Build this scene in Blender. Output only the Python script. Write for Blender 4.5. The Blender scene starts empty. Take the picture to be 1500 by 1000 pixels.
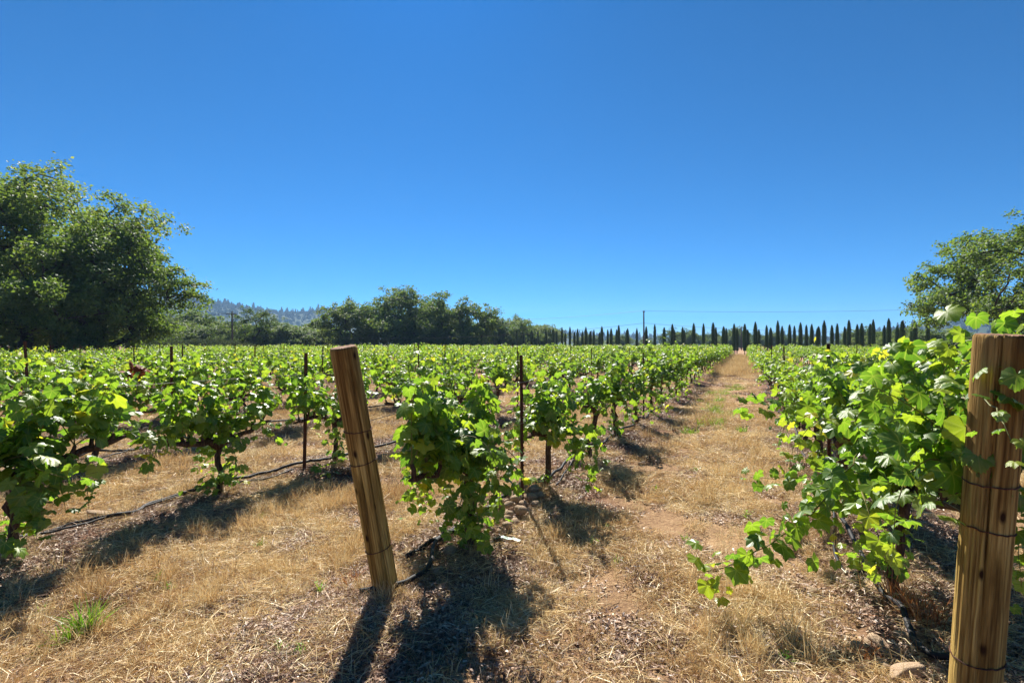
import bpy, bmesh, math, random
import numpy as np
from mathutils import Vector, Matrix

# ------------------------------------------------------------------ scene, camera, sky, sun
sc = bpy.context.scene
COL = sc.collection
F, HOR, CAMH = 750.0, 505.0, 1.5           # focal length in photo pixels, horizon row, eye height
cam_d = bpy.data.cameras.new('camera')
cam_d.sensor_width = 36.0
cam_d.lens = 36.0 * F / 1500.0
cam_d.shift_y = (HOR - 500.0) / 1500.0
cam_d.clip_start = 0.05
cam_d.clip_end = 12000.0
cam = bpy.data.objects.new('camera', cam_d)
cam.location = (0, 0, CAMH)
cam.rotation_euler = (math.pi / 2, 0, 0)
COL.objects.link(cam)
sc.camera = cam

SUN_AZ, SUN_EL = math.radians(-11.0), math.radians(46.0)    # azimuth measured from +Y towards +X
world = bpy.data.worlds.new('World')
sc.world = world
world.use_nodes = True
wn = world.node_tree.nodes
wl = world.node_tree.links
sky = wn.new('ShaderNodeTexSky')
sky.sky_type = 'NISHITA'
sky.sun_disc = False
sky.sun_elevation = SUN_EL
sky.sun_rotation = SUN_AZ
sky.altitude = 100
sky.air_density = 0.60
sky.dust_density = 0.22
sky.ozone_density = 8.0
hsv = wn.new('ShaderNodeHueSaturation')
hsv.inputs['Saturation'].default_value = 1.7
hsv.inputs['Hue'].default_value = 0.496
wl.new(sky.outputs['Color'], hsv.inputs['Color'])
wl.new(hsv.outputs['Color'], wn['Background'].inputs['Color'])
wn['Background'].inputs['Strength'].default_value = 0.05

sun_d = bpy.data.lights.new('sun', 'SUN')
sun_d.energy = 5.0
sun_d.angle = math.radians(0.5)
sun_d.color = (1.0, 0.95, 0.86)
sun = bpy.data.objects.new('sun', sun_d)
sdir = Vector((math.sin(SUN_AZ) * math.cos(SUN_EL), math.cos(SUN_AZ) * math.cos(SUN_EL), math.sin(SUN_EL)))
sun.rotation_euler = sdir.to_track_quat('Z', 'Y').to_euler()
sun.location = (0, 0, 60)
COL.objects.link(sun)

vs = sc.view_settings
vs.view_transform = 'Standard'
vs.look = 'None'
vs.exposure = 1.32
vs.gamma = 1.0
vs.use_curve_mapping = False
cy = sc.cycles
cy.max_bounces = 6
cy.diffuse_bounces = 4
cy.glossy_bounces = 2
cy.transmission_bounces = 4
cy.volume_bounces = 0
cy.use_denoising = True
cy.sample_clamp_indirect = 6.0

# ------------------------------------------------------------------ layout of the place (metres)
TH = math.atan(340.0 / F)                   # rows run this far to the side of the view axis
RS, RC = math.sin(TH), math.cos(TH)
ROWX0, ROWSP = -1.79, 2.80                  # offset of the leaning post's row, spacing of the rows


def row_pt(X, t):
    return (RC * X + RS * t, -RS * X + RC * t)


def to_row(x, y):
    return (RC * x - RS * y, RS * x + RC * y)


def gpix(px, py):                           # photo pixel -> point on flat ground
    z = F * CAMH / (py - HOR)
    return ((px - 750.0) / F * z, z)


def dpix(px, py, z):                        # photo pixel at a known depth -> point
    return Vector(((px - 750.0) / F * z, z, CAMH + (HOR - py) / F * z))


def _h(ix, iy, s):
    v = np.sin(ix * 127.1 + iy * 311.7 + s * 74.7) * 43758.5453
    return v - np.floor(v)


def noise2(x, y, s=0.0):
    x = np.asarray(x, float); y = np.asarray(y, float)
    ix, iy = np.floor(x), np.floor(y)
    fx, fy = x - ix, y - iy
    fx = fx * fx * (3 - 2 * fx); fy = fy * fy * (3 - 2 * fy)
    a = _h(ix, iy, s); b = _h(ix + 1, iy, s); c = _h(ix, iy + 1, s); d = _h(ix + 1, iy + 1, s)
    return (a + (b - a) * fx) + ((c + (d - c) * fx) - (a + (b - a) * fx)) * fy


def gz(x, y):                               # height of the ground
    x = np.asarray(x, float); y = np.asarray(y, float)
    X = RC * x - RS * y
    u = (X - ROWX0 + ROWSP * 0.5) % ROWSP - ROWSP * 0.5
    r = np.hypot(x, y)
    w = np.clip((90.0 - r) / 50.0, 0, 1)
    h = 0.075 * np.exp(-(u / 0.42) ** 2) * w
    h = h + (noise2(x * 1.1, y * 1.1, 1) - 0.5) * 0.07 * w
    n = np.clip((16.0 - r) / 8.0, 0, 1)
    h = h + ((noise2(x * 4.5, y * 4.5, 2) - 0.5) * 0.035 + (noise2(x * 13, y * 13, 3) - 0.5) * 0.02) * n
    return h - 0.02


def gzf(x, y):
    return float(gz(x, y))


# ------------------------------------------------------------------ materials
def new_mat(name):
    m = bpy.data.materials.new(name)
    m.use_nodes = True
    nt = m.node_tree
    for n in list(nt.nodes):
        nt.nodes.remove(n)
    out = nt.nodes.new('ShaderNodeOutputMaterial')
    return m, nt, nt.nodes, nt.links, out


def N(nt, t, **kw):
    n = nt.nodes.new(t)
    for k, v in kw.items():
        if k in n.inputs.keys():
            n.inputs[k].default_value = v
        else:
            setattr(n, k, v)
    return n


def ramp(nt, fac, stops):
    r = nt.nodes.new('ShaderNodeValToRGB')
    el = r.color_ramp.elements
    while len(el) < len(stops):
        el.new(0.5)
    for e, (p, c) in zip(el, stops):
        e.position = p
        e.color = (c[0], c[1], c[2], 1)
    nt.links.new(fac, r.inputs['Fac'])
    return r.outputs['Color']


def mixc(nt, fac, a, b, mode='MIX'):
    m = nt.nodes.new('ShaderNodeMix')
    m.data_type = 'RGBA'
    m.blend_type = mode
    for sock, v in ((0, fac), (6, a), (7, b)):
        if isinstance(v, (int, float)):
            m.inputs[sock].default_value = v
        elif isinstance(v, tuple):
            m.inputs[sock].default_value = (v[0], v[1], v[2], 1)
        else:
            nt.links.new(v, m.inputs[sock])
    return m.outputs[2]


def math_n(nt, op, a, b=None, c=None):
    m = nt.nodes.new('ShaderNodeMath')
    m.operation = op
    for i, v in enumerate((a, b, c)):
        if v is None:
            continue
        if isinstance(v, (int, float)):
            m.inputs[i].default_value = v
        else:
            nt.links.new(v, m.inputs[i])
    return m.outputs[0]


def leaf_mat(name, stops, trans_gain, under, rough=0.42, spec=0.45, tr_mix=0.45, by_object=False, tint=(1.0, 1.0, 0.55), veins=False):
    """two-sided thin leaf: reflecting upper side, paler underside, light coming through"""
    m, nt, nn, ll, out = new_mat(name)
    if by_object:
        oi = nn.new('ShaderNodeObjectInfo')
        fac = math_n(nt, 'MULTIPLY_ADD', oi.outputs['Random'], 0.84, 0.06)
    else:
        at = N(nt, 'ShaderNodeAttribute', attribute_name='var')
        oi = nn.new('ShaderNodeObjectInfo')
        shift = math_n(nt, 'MULTIPLY_ADD', oi.outputs['Random'], 0.16, -0.08)
        fac = math_n(nt, 'ADD', at.outputs['Fac'], shift)
    col = ramp(nt, fac, stops)
    geo = nn.new('ShaderNodeNewGeometry')
    tc = nn.new('ShaderNodeTexCoord')
    ns = N(nt, 'ShaderNodeTexNoise', Scale=38.0, Detail=2.0)
    ll.new(tc.outputs['Object'], ns.inputs['Vector'])
    col = mixc(nt, 0.35, col, ramp(nt, ns.outputs['Fac'], [(0.3, (0.55, 0.6, 0.5)), (0.7, (1.3, 1.3, 1.2))]), 'MULTIPLY')
    if veins:
        la = N(nt, 'ShaderNodeAttribute', attribute_name='luv')
        sx = nn.new('ShaderNodeSeparateXYZ'); ll.new(la.outputs['Vector'], sx.inputs[0])
        ax = math_n(nt, 'ABSOLUTE', sx.outputs[0]); yy = sx.outputs[1]
        dmin = ax
        for ang in (55, 112):
            c_, s_ = math.cos(math.radians(ang)), math.sin(math.radians(ang))
            dd = math_n(nt, 'ABSOLUTE', math_n(nt, 'SUBTRACT', math_n(nt, 'MULTIPLY', ax, c_), math_n(nt, 'MULTIPLY', yy, s_)))
            dmin = math_n(nt, 'MINIMUM', dmin, dd)
        vm = N(nt, 'ShaderNodeMapRange'); ll.new(dmin, vm.inputs['Value'])
        vm.inputs['From Min'].default_value = 0.008; vm.inputs['From Max'].default_value = 0.035
        vm.inputs['To Min'].default_value = 0.55; vm.inputs['To Max'].default_value = 0.0
        col = mixc(nt, vm.outputs[0], col, (0.26, 0.32, 0.07))
        rad_ = math_n(nt, 'SQRT', math_n(nt, 'ADD', math_n(nt, 'MULTIPLY', ax, ax), math_n(nt, 'MULTIPLY', yy, yy)))
        ne = N(nt, 'ShaderNodeTexNoise', Scale=3.2, Detail=2.0); ll.new(la.outputs['Vector'], ne.inputs['Vector'])
        ne.noise_dimensions = '4D'; ll.new(math_n(nt, 'MULTIPLY', fac, 40.0), ne.inputs['W'])
        em = N(nt, 'ShaderNodeMapRange'); ll.new(math_n(nt, 'MULTIPLY', rad_, ne.outputs['Fac']), em.inputs['Value'])
        em.inputs['From Min'].default_value = 0.39; em.inputs['From Max'].default_value = 0.46
        em.inputs['To Min'].default_value = 0.0; em.inputs['To Max'].default_value = 0.8
        col = mixc(nt, em.outputs[0], col, (0.20, 0.12, 0.03))
    pale = mixc(nt, 0.5, col, under)
    face = mixc(nt, geo.outputs['Backfacing'], col, pale)
    bs = N(nt, 'ShaderNodeBsdfPrincipled', Roughness=rough)
    bs.inputs['Specular IOR Level'].default_value = spec
    ll.new(face, bs.inputs['Base Color'])
    bmp = N(nt, 'ShaderNodeBump', Strength=0.25, Distance=0.004)
    ll.new(ns.outputs['Fac'], bmp.inputs['Height'])
    ll.new(bmp.outputs['Normal'], bs.inputs['Normal'])
    tr = nn.new('ShaderNodeBsdfTranslucent')
    tcol = mixc(nt, 1.0, col, (trans_gain * tint[0], trans_gain * tint[1], trans_gain * tint[2]), 'MULTIPLY')
    ll.new(tcol, tr.inputs['Color'])
    mx = nn.new('ShaderNodeMixShader')
    mx.inputs[0].default_value = tr_mix
    ll.new(bs.outputs[0], mx.inputs[1])
    ll.new(tr.outputs[0], mx.inputs[2])
    ll.new(mx.outputs[0], out.inputs[0])
    return m


VINE_STOPS = [(0.0, (0.056, 0.128, 0.016)), (0.35, (0.100, 0.190, 0.018)), (0.7, (0.155, 0.245, 0.020)),
              (0.92, (0.25, 0.30, 0.024)), (1.0, (0.38, 0.36, 0.03))]
M_LEAF_OBJ = leaf_mat('vine_leaf_single', VINE_STOPS, 1.95, (0.20, 0.27, 0.15), rough=0.40, spec=0.65, tr_mix=0.50, by_object=True, veins=True)
M_LEAF = leaf_mat('vine_leaf', VINE_STOPS, 1.95, (0.20, 0.27, 0.15), rough=0.40, spec=0.65, tr_mix=0.50, veins=True)
OAK_STOPS = [(0.0, (0.055, 0.104, 0.034)), (0.5, (0.100, 0.162, 0.044)), (1.0, (0.175, 0.21, 0.054))]
M_OAK = leaf_mat('oak_leaf', OAK_STOPS, 2.2, (0.09, 0.12, 0.07), rough=0.55, spec=0.25, tr_mix=0.42, tint=(1.1, 1.0, 0.4))
M_OAK_FAR = leaf_mat('dark_oak_leaf', [(0.0, (0.060, 0.104, 0.034)), (0.5, (0.112, 0.165, 0.046)), (1.0, (0.19, 0.21, 0.06))], 2.0,
                     (0.07, 0.10, 0.06), rough=0.6, spec=0.22, tr_mix=0.36)
M_FOREST = leaf_mat('far_forest_leaf', [(0.0, (0.030, 0.050, 0.024)), (0.5, (0.040, 0.064, 0.030)), (1.0, (0.055, 0.08, 0.036))], 1.0, (0.05, 0.07, 0.04), rough=0.95, spec=0.0, tr_mix=0.2)
M_CYP = leaf_mat('cypress_needles', [(0.0, (0.026, 0.058, 0.020)), (0.5, (0.048, 0.094, 0.028)), (1.0, (0.085, 0.13, 0.036))], 1.4,
                 (0.03, 0.06, 0.03), rough=0.6, spec=0.25, tr_mix=0.15)
M_SAGE = leaf_mat('sage_leaf', [(0.0, (0.05, 0.075, 0.035)), (0.5, (0.085, 0.11, 0.05)), (1.0, (0.13, 0.15, 0.07))], 1.1,
                  (0.14, 0.16, 0.10), rough=0.8, spec=0.1, tr_mix=0.25)
M_LIGHTTREE = leaf_mat('willow_leaf', [(0.0, (0.045, 0.085, 0.02)), (0.5, (0.08, 0.125, 0.028)), (1.0, (0.13, 0.17, 0.04))], 1.6,
                       (0.11, 0.14, 0.06), rough=0.65, spec=0.18, tr_mix=0.38)
M_WEED = leaf_mat('weed_leaf', [(0.0, (0.06, 0.15, 0.015)), (0.6, (0.13, 0.24, 0.02)), (1.0, (0.26, 0.30, 0.04))], 2.0,
                  (0.16, 0.24, 0.08), tr_mix=0.35)
M_DRYLEAF = leaf_mat('dead_vine_leaf', [(0.0, (0.14, 0.035, 0.012)), (1.0, (0.26, 0.07, 0.02))], 1.5, (0.2, 0.08, 0.04), tr_mix=0.3,
                     rough=0.6, spec=0.2)


def straw_mat(name, stops, tr=0.22):
    m, nt, nn, ll, out = new_mat(name)
    at = N(nt, 'ShaderNodeAttribute', attribute_name='var')
    oi = nn.new('ShaderNodeObjectInfo')
    geo = nn.new('ShaderNodeNewGeometry')
    ns = N(nt, 'ShaderNodeTexNoise', Scale=0.9, Detail=3.0)
    ll.new(geo.outputs['Position'], ns.inputs['Vector'])
    f = math_n(nt, 'ADD', at.outputs['Fac'], math_n(nt, 'MULTIPLY_ADD', ns.outputs['Fac'], 0.9, -0.45))
    f = math_n(nt, 'ADD', f, math_n(nt, 'MULTIPLY_ADD', oi.outputs['Random'], 0.2, -0.1))
    col = ramp(nt, f, stops)
    d = nn.new('ShaderNodeBsdfDiffuse')
    ll.new(col, d.inputs['Color'])
    t = nn.new('ShaderNodeBsdfTranslucent')
    ll.new(col, t.inputs['Color'])
    g = N(nt, 'ShaderNodeBsdfGlossy', Roughness=0.45)
    mx = nn.new('ShaderNodeMixShader'); mx.inputs[0].default_value = tr
    ll.new(d.outputs[0], mx.inputs[1]); ll.new(t.outputs[0], mx.inputs[2])
    mx2 = nn.new('ShaderNodeMixShader'); mx2.inputs[0].default_value = 0.04
    ll.new(mx.outputs[0], mx2.inputs[1]); ll.new(g.outputs[0], mx2.inputs[2])
    ll.new(mx2.outputs[0], out.inputs[0])
    return m


M_STRAW = straw_mat('dry_straw', [(0.0, (0.18, 0.086, 0.042)), (0.3, (0.45, 0.268, 0.115)), (0.65, (0.68, 0.50, 0.235)), (1.0, (0.85, 0.73, 0.45))])
M_LITTER = straw_mat('leaf_litter', [(0.0, (0.07, 0.040, 0.030)), (0.4, (0.22, 0.13, 0.088)), (0.75, (0.43, 0.285, 0.195)), (1.0, (0.64, 0.52, 0.39))], 0.08)
M_RUSTWEED = straw_mat('rusty_dry_weed', [(0.0, (0.20, 0.06, 0.02)), (0.5, (0.38, 0.13, 0.035)), (1.0, (0.52, 0.25, 0.08))], 0.2)


def ground_mat():
    m, nt, nn, ll, out = new_mat('vineyard_ground')
    geo = nn.new('ShaderNodeNewGeometry')
    pos = geo.outputs['Position']
    sp = nn.new('ShaderNodeSeparateXYZ'); ll.new(pos, sp.inputs[0])
    X = math_n(nt, 'SUBTRACT', math_n(nt, 'MULTIPLY', sp.outputs[0], RC), math_n(nt, 'MULTIPLY', sp.outputs[1], RS))
    u = math_n(nt, 'ABSOLUTE', math_n(nt, 'WRAP', math_n(nt, 'SUBTRACT', X, ROWX0), ROWSP * 0.5, -ROWSP * 0.5))
    n1 = N(nt, 'ShaderNodeTexNoise', Scale=0.8, Detail=4.0); ll.new(pos, n1.inputs['Vector'])
    n2 = N(nt, 'ShaderNodeTexNoise', Scale=5.0, Detail=6.0, Roughness=0.65); ll.new(pos, n2.inputs['Vector'])
    n3 = N(nt, 'ShaderNodeTexNoise', Scale=42.0, Detail=5.0, Roughness=0.7); ll.new(pos, n3.inputs['Vector'])
    mp = nn.new('ShaderNodeMapping'); mp.inputs['Rotation'].default_value = (0, 0, 0.7); mp.inputs['Scale'].default_value = (30, 160, 60)
    ll.new(pos, mp.inputs['Vector'])
    n4 = N(nt, 'ShaderNodeTexNoise', Scale=1.0, Detail=3.0, Distortion=1.5); ll.new(mp.outputs[0], n4.inputs['Vector'])
    mp2 = nn.new('ShaderNodeMapping'); mp2.inputs['Rotation'].default_value = (0, 0, -0.5); mp2.inputs['Scale'].default_value = (26, 140, 60)
    ll.new(pos, mp2.inputs['Vector'])
    n5 = N(nt, 'ShaderNodeTexNoise', Scale=1.0, Detail=3.0, Distortion=1.5); ll.new(mp2.outputs[0], n5.inputs['Vector'])
    strawf = math_n(nt, 'MAXIMUM', n4.outputs['Fac'], n5.outputs['Fac'])
    straw = ramp(nt, strawf, [(0.40, (0.12, 0.068, 0.039)), (0.54, (0.33, 0.208, 0.115)), (0.68, (0.54, 0.39, 0.22)), (0.82, (0.75, 0.61, 0.40))])
    straw = mixc(nt, 0.6, straw, ramp(nt, n1.outputs['Fac'], [(0.3, (0.50, 0.40, 0.36)), (0.5, (1.0, 0.92, 0.86)), (0.7, (1.25, 1.2, 1.1))]), 'MULTIPLY')
    grn = math_n(nt, 'MULTIPLY', math_n(nt, 'GREATER_THAN', n2.outputs['Fac'], 0.64), 0.30)
    straw = mixc(nt, grn, straw, (0.12, 0.15, 0.035))
    dirt = ramp(nt, n3.outputs['Fac'], [(0.3, (0.05, 0.026, 0.019)), (0.5, (0.17, 0.088, 0.060)), (0.66, (0.31, 0.175, 0.115)), (0.8, (0.48, 0.32, 0.22))])
    dm = math_n(nt, 'ADD', u, math_n(nt, 'MULTIPLY_ADD', n2.outputs['Fac'], 0.7, -0.35))
    dm = math_n(nt, 'ADD', dm, math_n(nt, 'MULTIPLY_ADD', n1.outputs['Fac'], 0.9, -0.45))
    mr = N(nt, 'ShaderNodeMapRange'); mr.interpolation_type = 'SMOOTHSTEP'
    ll.new(dm, mr.inputs['Value'])
    mr.inputs['From Min'].default_value = 0.36; mr.inputs['From Max'].default_value = 0.66
    mr.inputs['To Min'].default_value = 0.92; mr.inputs['To Max'].default_value = 0.10
    col = mixc(nt, mr.outputs[0], straw, dirt)
    bs = N(nt, 'ShaderNodeBsdfPrincipled', Roughness=0.95)
    bs.inputs['Specular IOR Level'].default_value = 0.1
    ll.new(col, bs.inputs['Base Color'])
    hh = math_n(nt, 'ADD', math_n(nt, 'MULTIPLY', strawf, 0.7), n3.outputs['Fac'])
    bmp = N(nt, 'ShaderNodeBump', Strength=0.9, Distance=0.02)
    ll.new(hh, bmp.inputs['Height']); ll.new(bmp.outputs[0], bs.inputs['Normal'])
    ll.new(bs.outputs[0], out.inputs[0])
    return m


M_GROUND = ground_mat()


def noisy_mat(name, stops, scale=(1, 1, 1), nscale=10.0, rough=0.8, spec=0.3, bump=0.3, dist=0.01, metal=0.0, detail=6.0, distortion=0.0):
    m, nt, nn, ll, out = new_mat(name)
    tc = nn.new('ShaderNodeTexCoord')
    mp = nn.new('ShaderNodeMapping'); mp.inputs['Scale'].default_value = scale
    ll.new(tc.outputs['Object'], mp.inputs['Vector'])
    oi = nn.new('ShaderNodeObjectInfo')
    ns = N(nt, 'ShaderNodeTexNoise', Scale=nscale, Detail=detail, Roughness=0.62, Distortion=distortion)
    ns.noise_dimensions = '4D'
    ll.new(mp.outputs[0], ns.inputs['Vector'])
    ll.new(math_n(nt, 'MULTIPLY', oi.outputs['Random'], 9.0), ns.inputs['W'])
    col = ramp(nt, ns.outputs['Fac'], stops)
    bs = N(nt, 'ShaderNodeBsdfPrincipled', Roughness=rough, Metallic=metal)
    bs.inputs['Specular IOR Level'].default_value = spec
    ll.new(col, bs.inputs['Base Color'])
    bmp = N(nt, 'ShaderNodeBump', Strength=bump, Distance=dist)
    ll.new(ns.outputs['Fac'], bmp.inputs['Height']); ll.new(bmp.outputs[0], bs.inputs['Normal'])
    ll.new(bs.outputs[0], out.inputs[0])
    return m


M_BARK = noisy_mat('vine_bark', [(0.3, (0.020, 0.013, 0.010)), (0.5, (0.075, 0.045, 0.032)), (0.7, (0.17, 0.11, 0.08))], (60, 60, 9), 1.0, 0.9, 0.15, 0.8, 0.012)
M_OAKBARK = noisy_mat('oak_bark', [(0.3, (0.025, 0.02, 0.016)), (0.6, (0.085, 0.07, 0.055)), (0.8, (0.16, 0.135, 0.11))], (4, 4, 1), 2.0, 0.9, 0.15, 0.7, 0.05)
M_CANE = noisy_mat('green_cane', [(0.3, (0.09, 0.11, 0.02)), (0.6, (0.17, 0.14, 0.035)), (0.8, (0.22, 0.11, 0.04))], (1, 1, 1), 8.0, 0.55, 0.35, 0.1)
M_RUST = noisy_mat('rusty_steel', [(0.3, (0.022, 0.011, 0.008)), (0.5, (0.075, 0.028, 0.015)), (0.68, (0.17, 0.06, 0.025)), (0.8, (0.24, 0.10, 0.05))], (30, 30, 8), 2.2, 0.75, 0.3, 0.5, 0.003)
M_WIRE = noisy_mat('dull_steel_wire', [(0.3, (0.05, 0.04, 0.035)), (0.7, (0.16, 0.14, 0.12))], (1, 1, 1), 20.0, 0.5, 0.5, 0.1, metal=0.5)
M_HOSE = noisy_mat('black_poly_hose', [(0.3, (0.008, 0.008, 0.010)), (0.6, (0.018, 0.018, 0.021)), (0.82, (0.06, 0.056, 0.052))], (9, 9, 9), 1.3, 0.62, 0.22, 0.15, 0.002)
M_STONE = noisy_mat('field_stone', [(0.25, (0.18, 0.115, 0.07)), (0.5, (0.36, 0.25, 0.16)), (0.72, (0.52, 0.41, 0.29))], (1, 1, 1), 14.0, 0.9, 0.2, 0.6, 0.02)
M_POLE = noisy_mat('weathered_pole', [(0.3, (0.05, 0.04, 0.032)), (0.7, (0.13, 0.105, 0.085))], (8, 8, 1), 3.0, 0.9, 0.15, 0.3)
M_CONCRETE = noisy_mat('pale_concrete', [(0.3, (0.34, 0.34, 0.33)), (0.7, (0.5, 0.5, 0.48))], (1, 1, 1), 2.0, 0.85, 0.2, 0.2)
M_TAPE = noisy_mat('green_tie_tape', [(0.3, (0.05, 0.24, 0.17)), (0.7, (0.11, 0.36, 0.27))], (1, 1, 1), 9.0, 0.4, 0.5, 0.1)
M_HILL = noisy_mat('hill_scrub', [(0.3, (0.02, 0.034, 0.016)), (0.55, (0.035, 0.052, 0.022)), (0.75, (0.11, 0.095, 0.045))], (1, 1, 1), 0.012, 0.95, 0.1, 0.3, 4.0)


def wood_mat():
    m, nt, nn, ll, out = new_mat('treated_pine')
    tc = nn.new('ShaderNodeTexCoord')
    mp = nn.new('ShaderNodeMapping'); mp.inputs['Scale'].default_value = (16, 16, 1.1)
    ll.new(tc.outputs['Object'], mp.inputs['Vector'])
    n1 = N(nt, 'ShaderNodeTexNoise', Scale=1.6, Detail=5.0, Distortion=0.9); ll.new(mp.outputs[0], n1.inputs['Vector'])
    wv = N(nt, 'ShaderNodeTexWave', Scale=1.5, Distortion=7.0, Detail=3.0); wv.bands_direction = 'X'
    ll.new(mp.outputs[0], wv.inputs['Vector'])
    mp3 = nn.new('ShaderNodeMapping'); mp3.inputs['Scale'].default_value = (130, 130, 5)
    ll.new(tc.outputs['Object'], mp3.inputs['Vector'])
    n2 = N(nt, 'ShaderNodeTexNoise', Scale=1.0, Detail=4.0); ll.new(mp3.outputs[0], n2.inputs['Vector'])
    n3 = N(nt, 'ShaderNodeTexNoise', Scale=2.2, Detail=3.0); ll.new(tc.outputs['Object'], n3.inputs['Vector'])
    base = ramp(nt, n1.outputs['Fac'], [(0.28, (0.15, 0.080, 0.022)), (0.45, (0.31, 0.198, 0.060)), (0.62, (0.48, 0.335, 0.110)), (0.8, (0.62, 0.48, 0.20))])
    base = mixc(nt, 0.35, base, ramp(nt, wv.outputs['Fac'], [(0.0, (0.5, 0.42, 0.35)), (0.5, (1, 1, 1)), (1.0, (1.15, 1.1, 1.0))]), 'MULTIPLY')
    base = mixc(nt, 0.8, base, ramp(nt, n2.outputs['Fac'], [(0.32, (0.40, 0.34, 0.28)), (0.55, (1.1, 1.1, 1.1))]), 'MULTIPLY')
    base = mixc(nt, 0.4, base, ramp(nt, n3.outputs['Fac'], [(0.35, (0.6, 0.62, 0.45)), (0.65, (1.1, 1.05, 1.0))]), 'MULTIPLY')
    sp = nn.new('ShaderNodeSeparateXYZ'); ll.new(tc.outputs['Object'], sp.inputs[0])
    vor = N(nt, 'ShaderNodeTexVoronoi', Scale=1.0)
    mp4 = nn.new('ShaderNodeMapping'); mp4.inputs['Scale'].default_value = (9, 9, 4.2)
    ll.new(tc.outputs['Object'], mp4.inputs['Vector']); ll.new(mp4.outputs[0], vor.inputs['Vector'])
    knot = ramp(nt, vor.outputs['Distance'], [(0.05, (1, 1, 1)), (0.13, (0, 0, 0))])
    base = mixc(nt, knot, base, (0.035, 0.016, 0.007))
    wz = N(nt, 'ShaderNodeMapRange'); ll.new(math_n(nt, 'ADD', sp.outputs[2], math_n(nt, 'MULTIPLY', n3.outputs['Fac'], 0.9)), wz.inputs['Value'])
    wz.inputs['From Min'].default_value = 1.2; wz.inputs['From Max'].default_value = 2.0; wz.inputs['To Min'].default_value = 0.0; wz.inputs['To Max'].default_value = 0.8
    base = mixc(nt, wz.outputs[0], base, mixc(nt, 1.0, base, (0.52, 0.46, 0.46), 'MULTIPLY'))
    bs = N(nt, 'ShaderNodeBsdfPrincipled', Roughness=0.9)
    bs.inputs['Specular IOR Level'].default_value = 0.12
    ll.new(base, bs.inputs['Base Color'])
    bmp = N(nt, 'ShaderNodeBump', Strength=0.9, Distance=0.006)
    ll.new(math_n(nt, 'ADD', n2.outputs['Fac'], n1.outputs['Fac']), bmp.inputs['Height']); ll.new(bmp.outputs[0], bs.inputs['Normal'])
    ll.new(bs.outputs[0], out.inputs[0])
    return m


M_WOOD = wood_mat()
M_ENDGRAIN = noisy_mat('weathered_end_grain', [(0.3, (0.09, 0.05, 0.032)), (0.5, (0.20, 0.115, 0.07)), (0.7, (0.33, 0.21, 0.14))], (1, 1, 1), 45.0, 0.9, 0.15, 0.6, 0.006)


# ------------------------------------------------------------------ helpers
def link(o, parent=None):
    COL.objects.link(o)
    if parent is not None:
        o.parent = parent
    return o


def tag(o, label=None, cat=None, group=None, kind=None):
    if label: o['label'] = label
    if cat: o['category'] = cat
    if group: o['group'] = group
    if kind: o['kind'] = kind
    return o


def empty(name, loc=(0, 0, 0), rz=0.0):
    e = bpy.data.objects.new(name, None)
    e.empty_display_size = 0.1
    e.location = loc
    e.rotation_euler = (0, 0, rz)
    return link(e)


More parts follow.
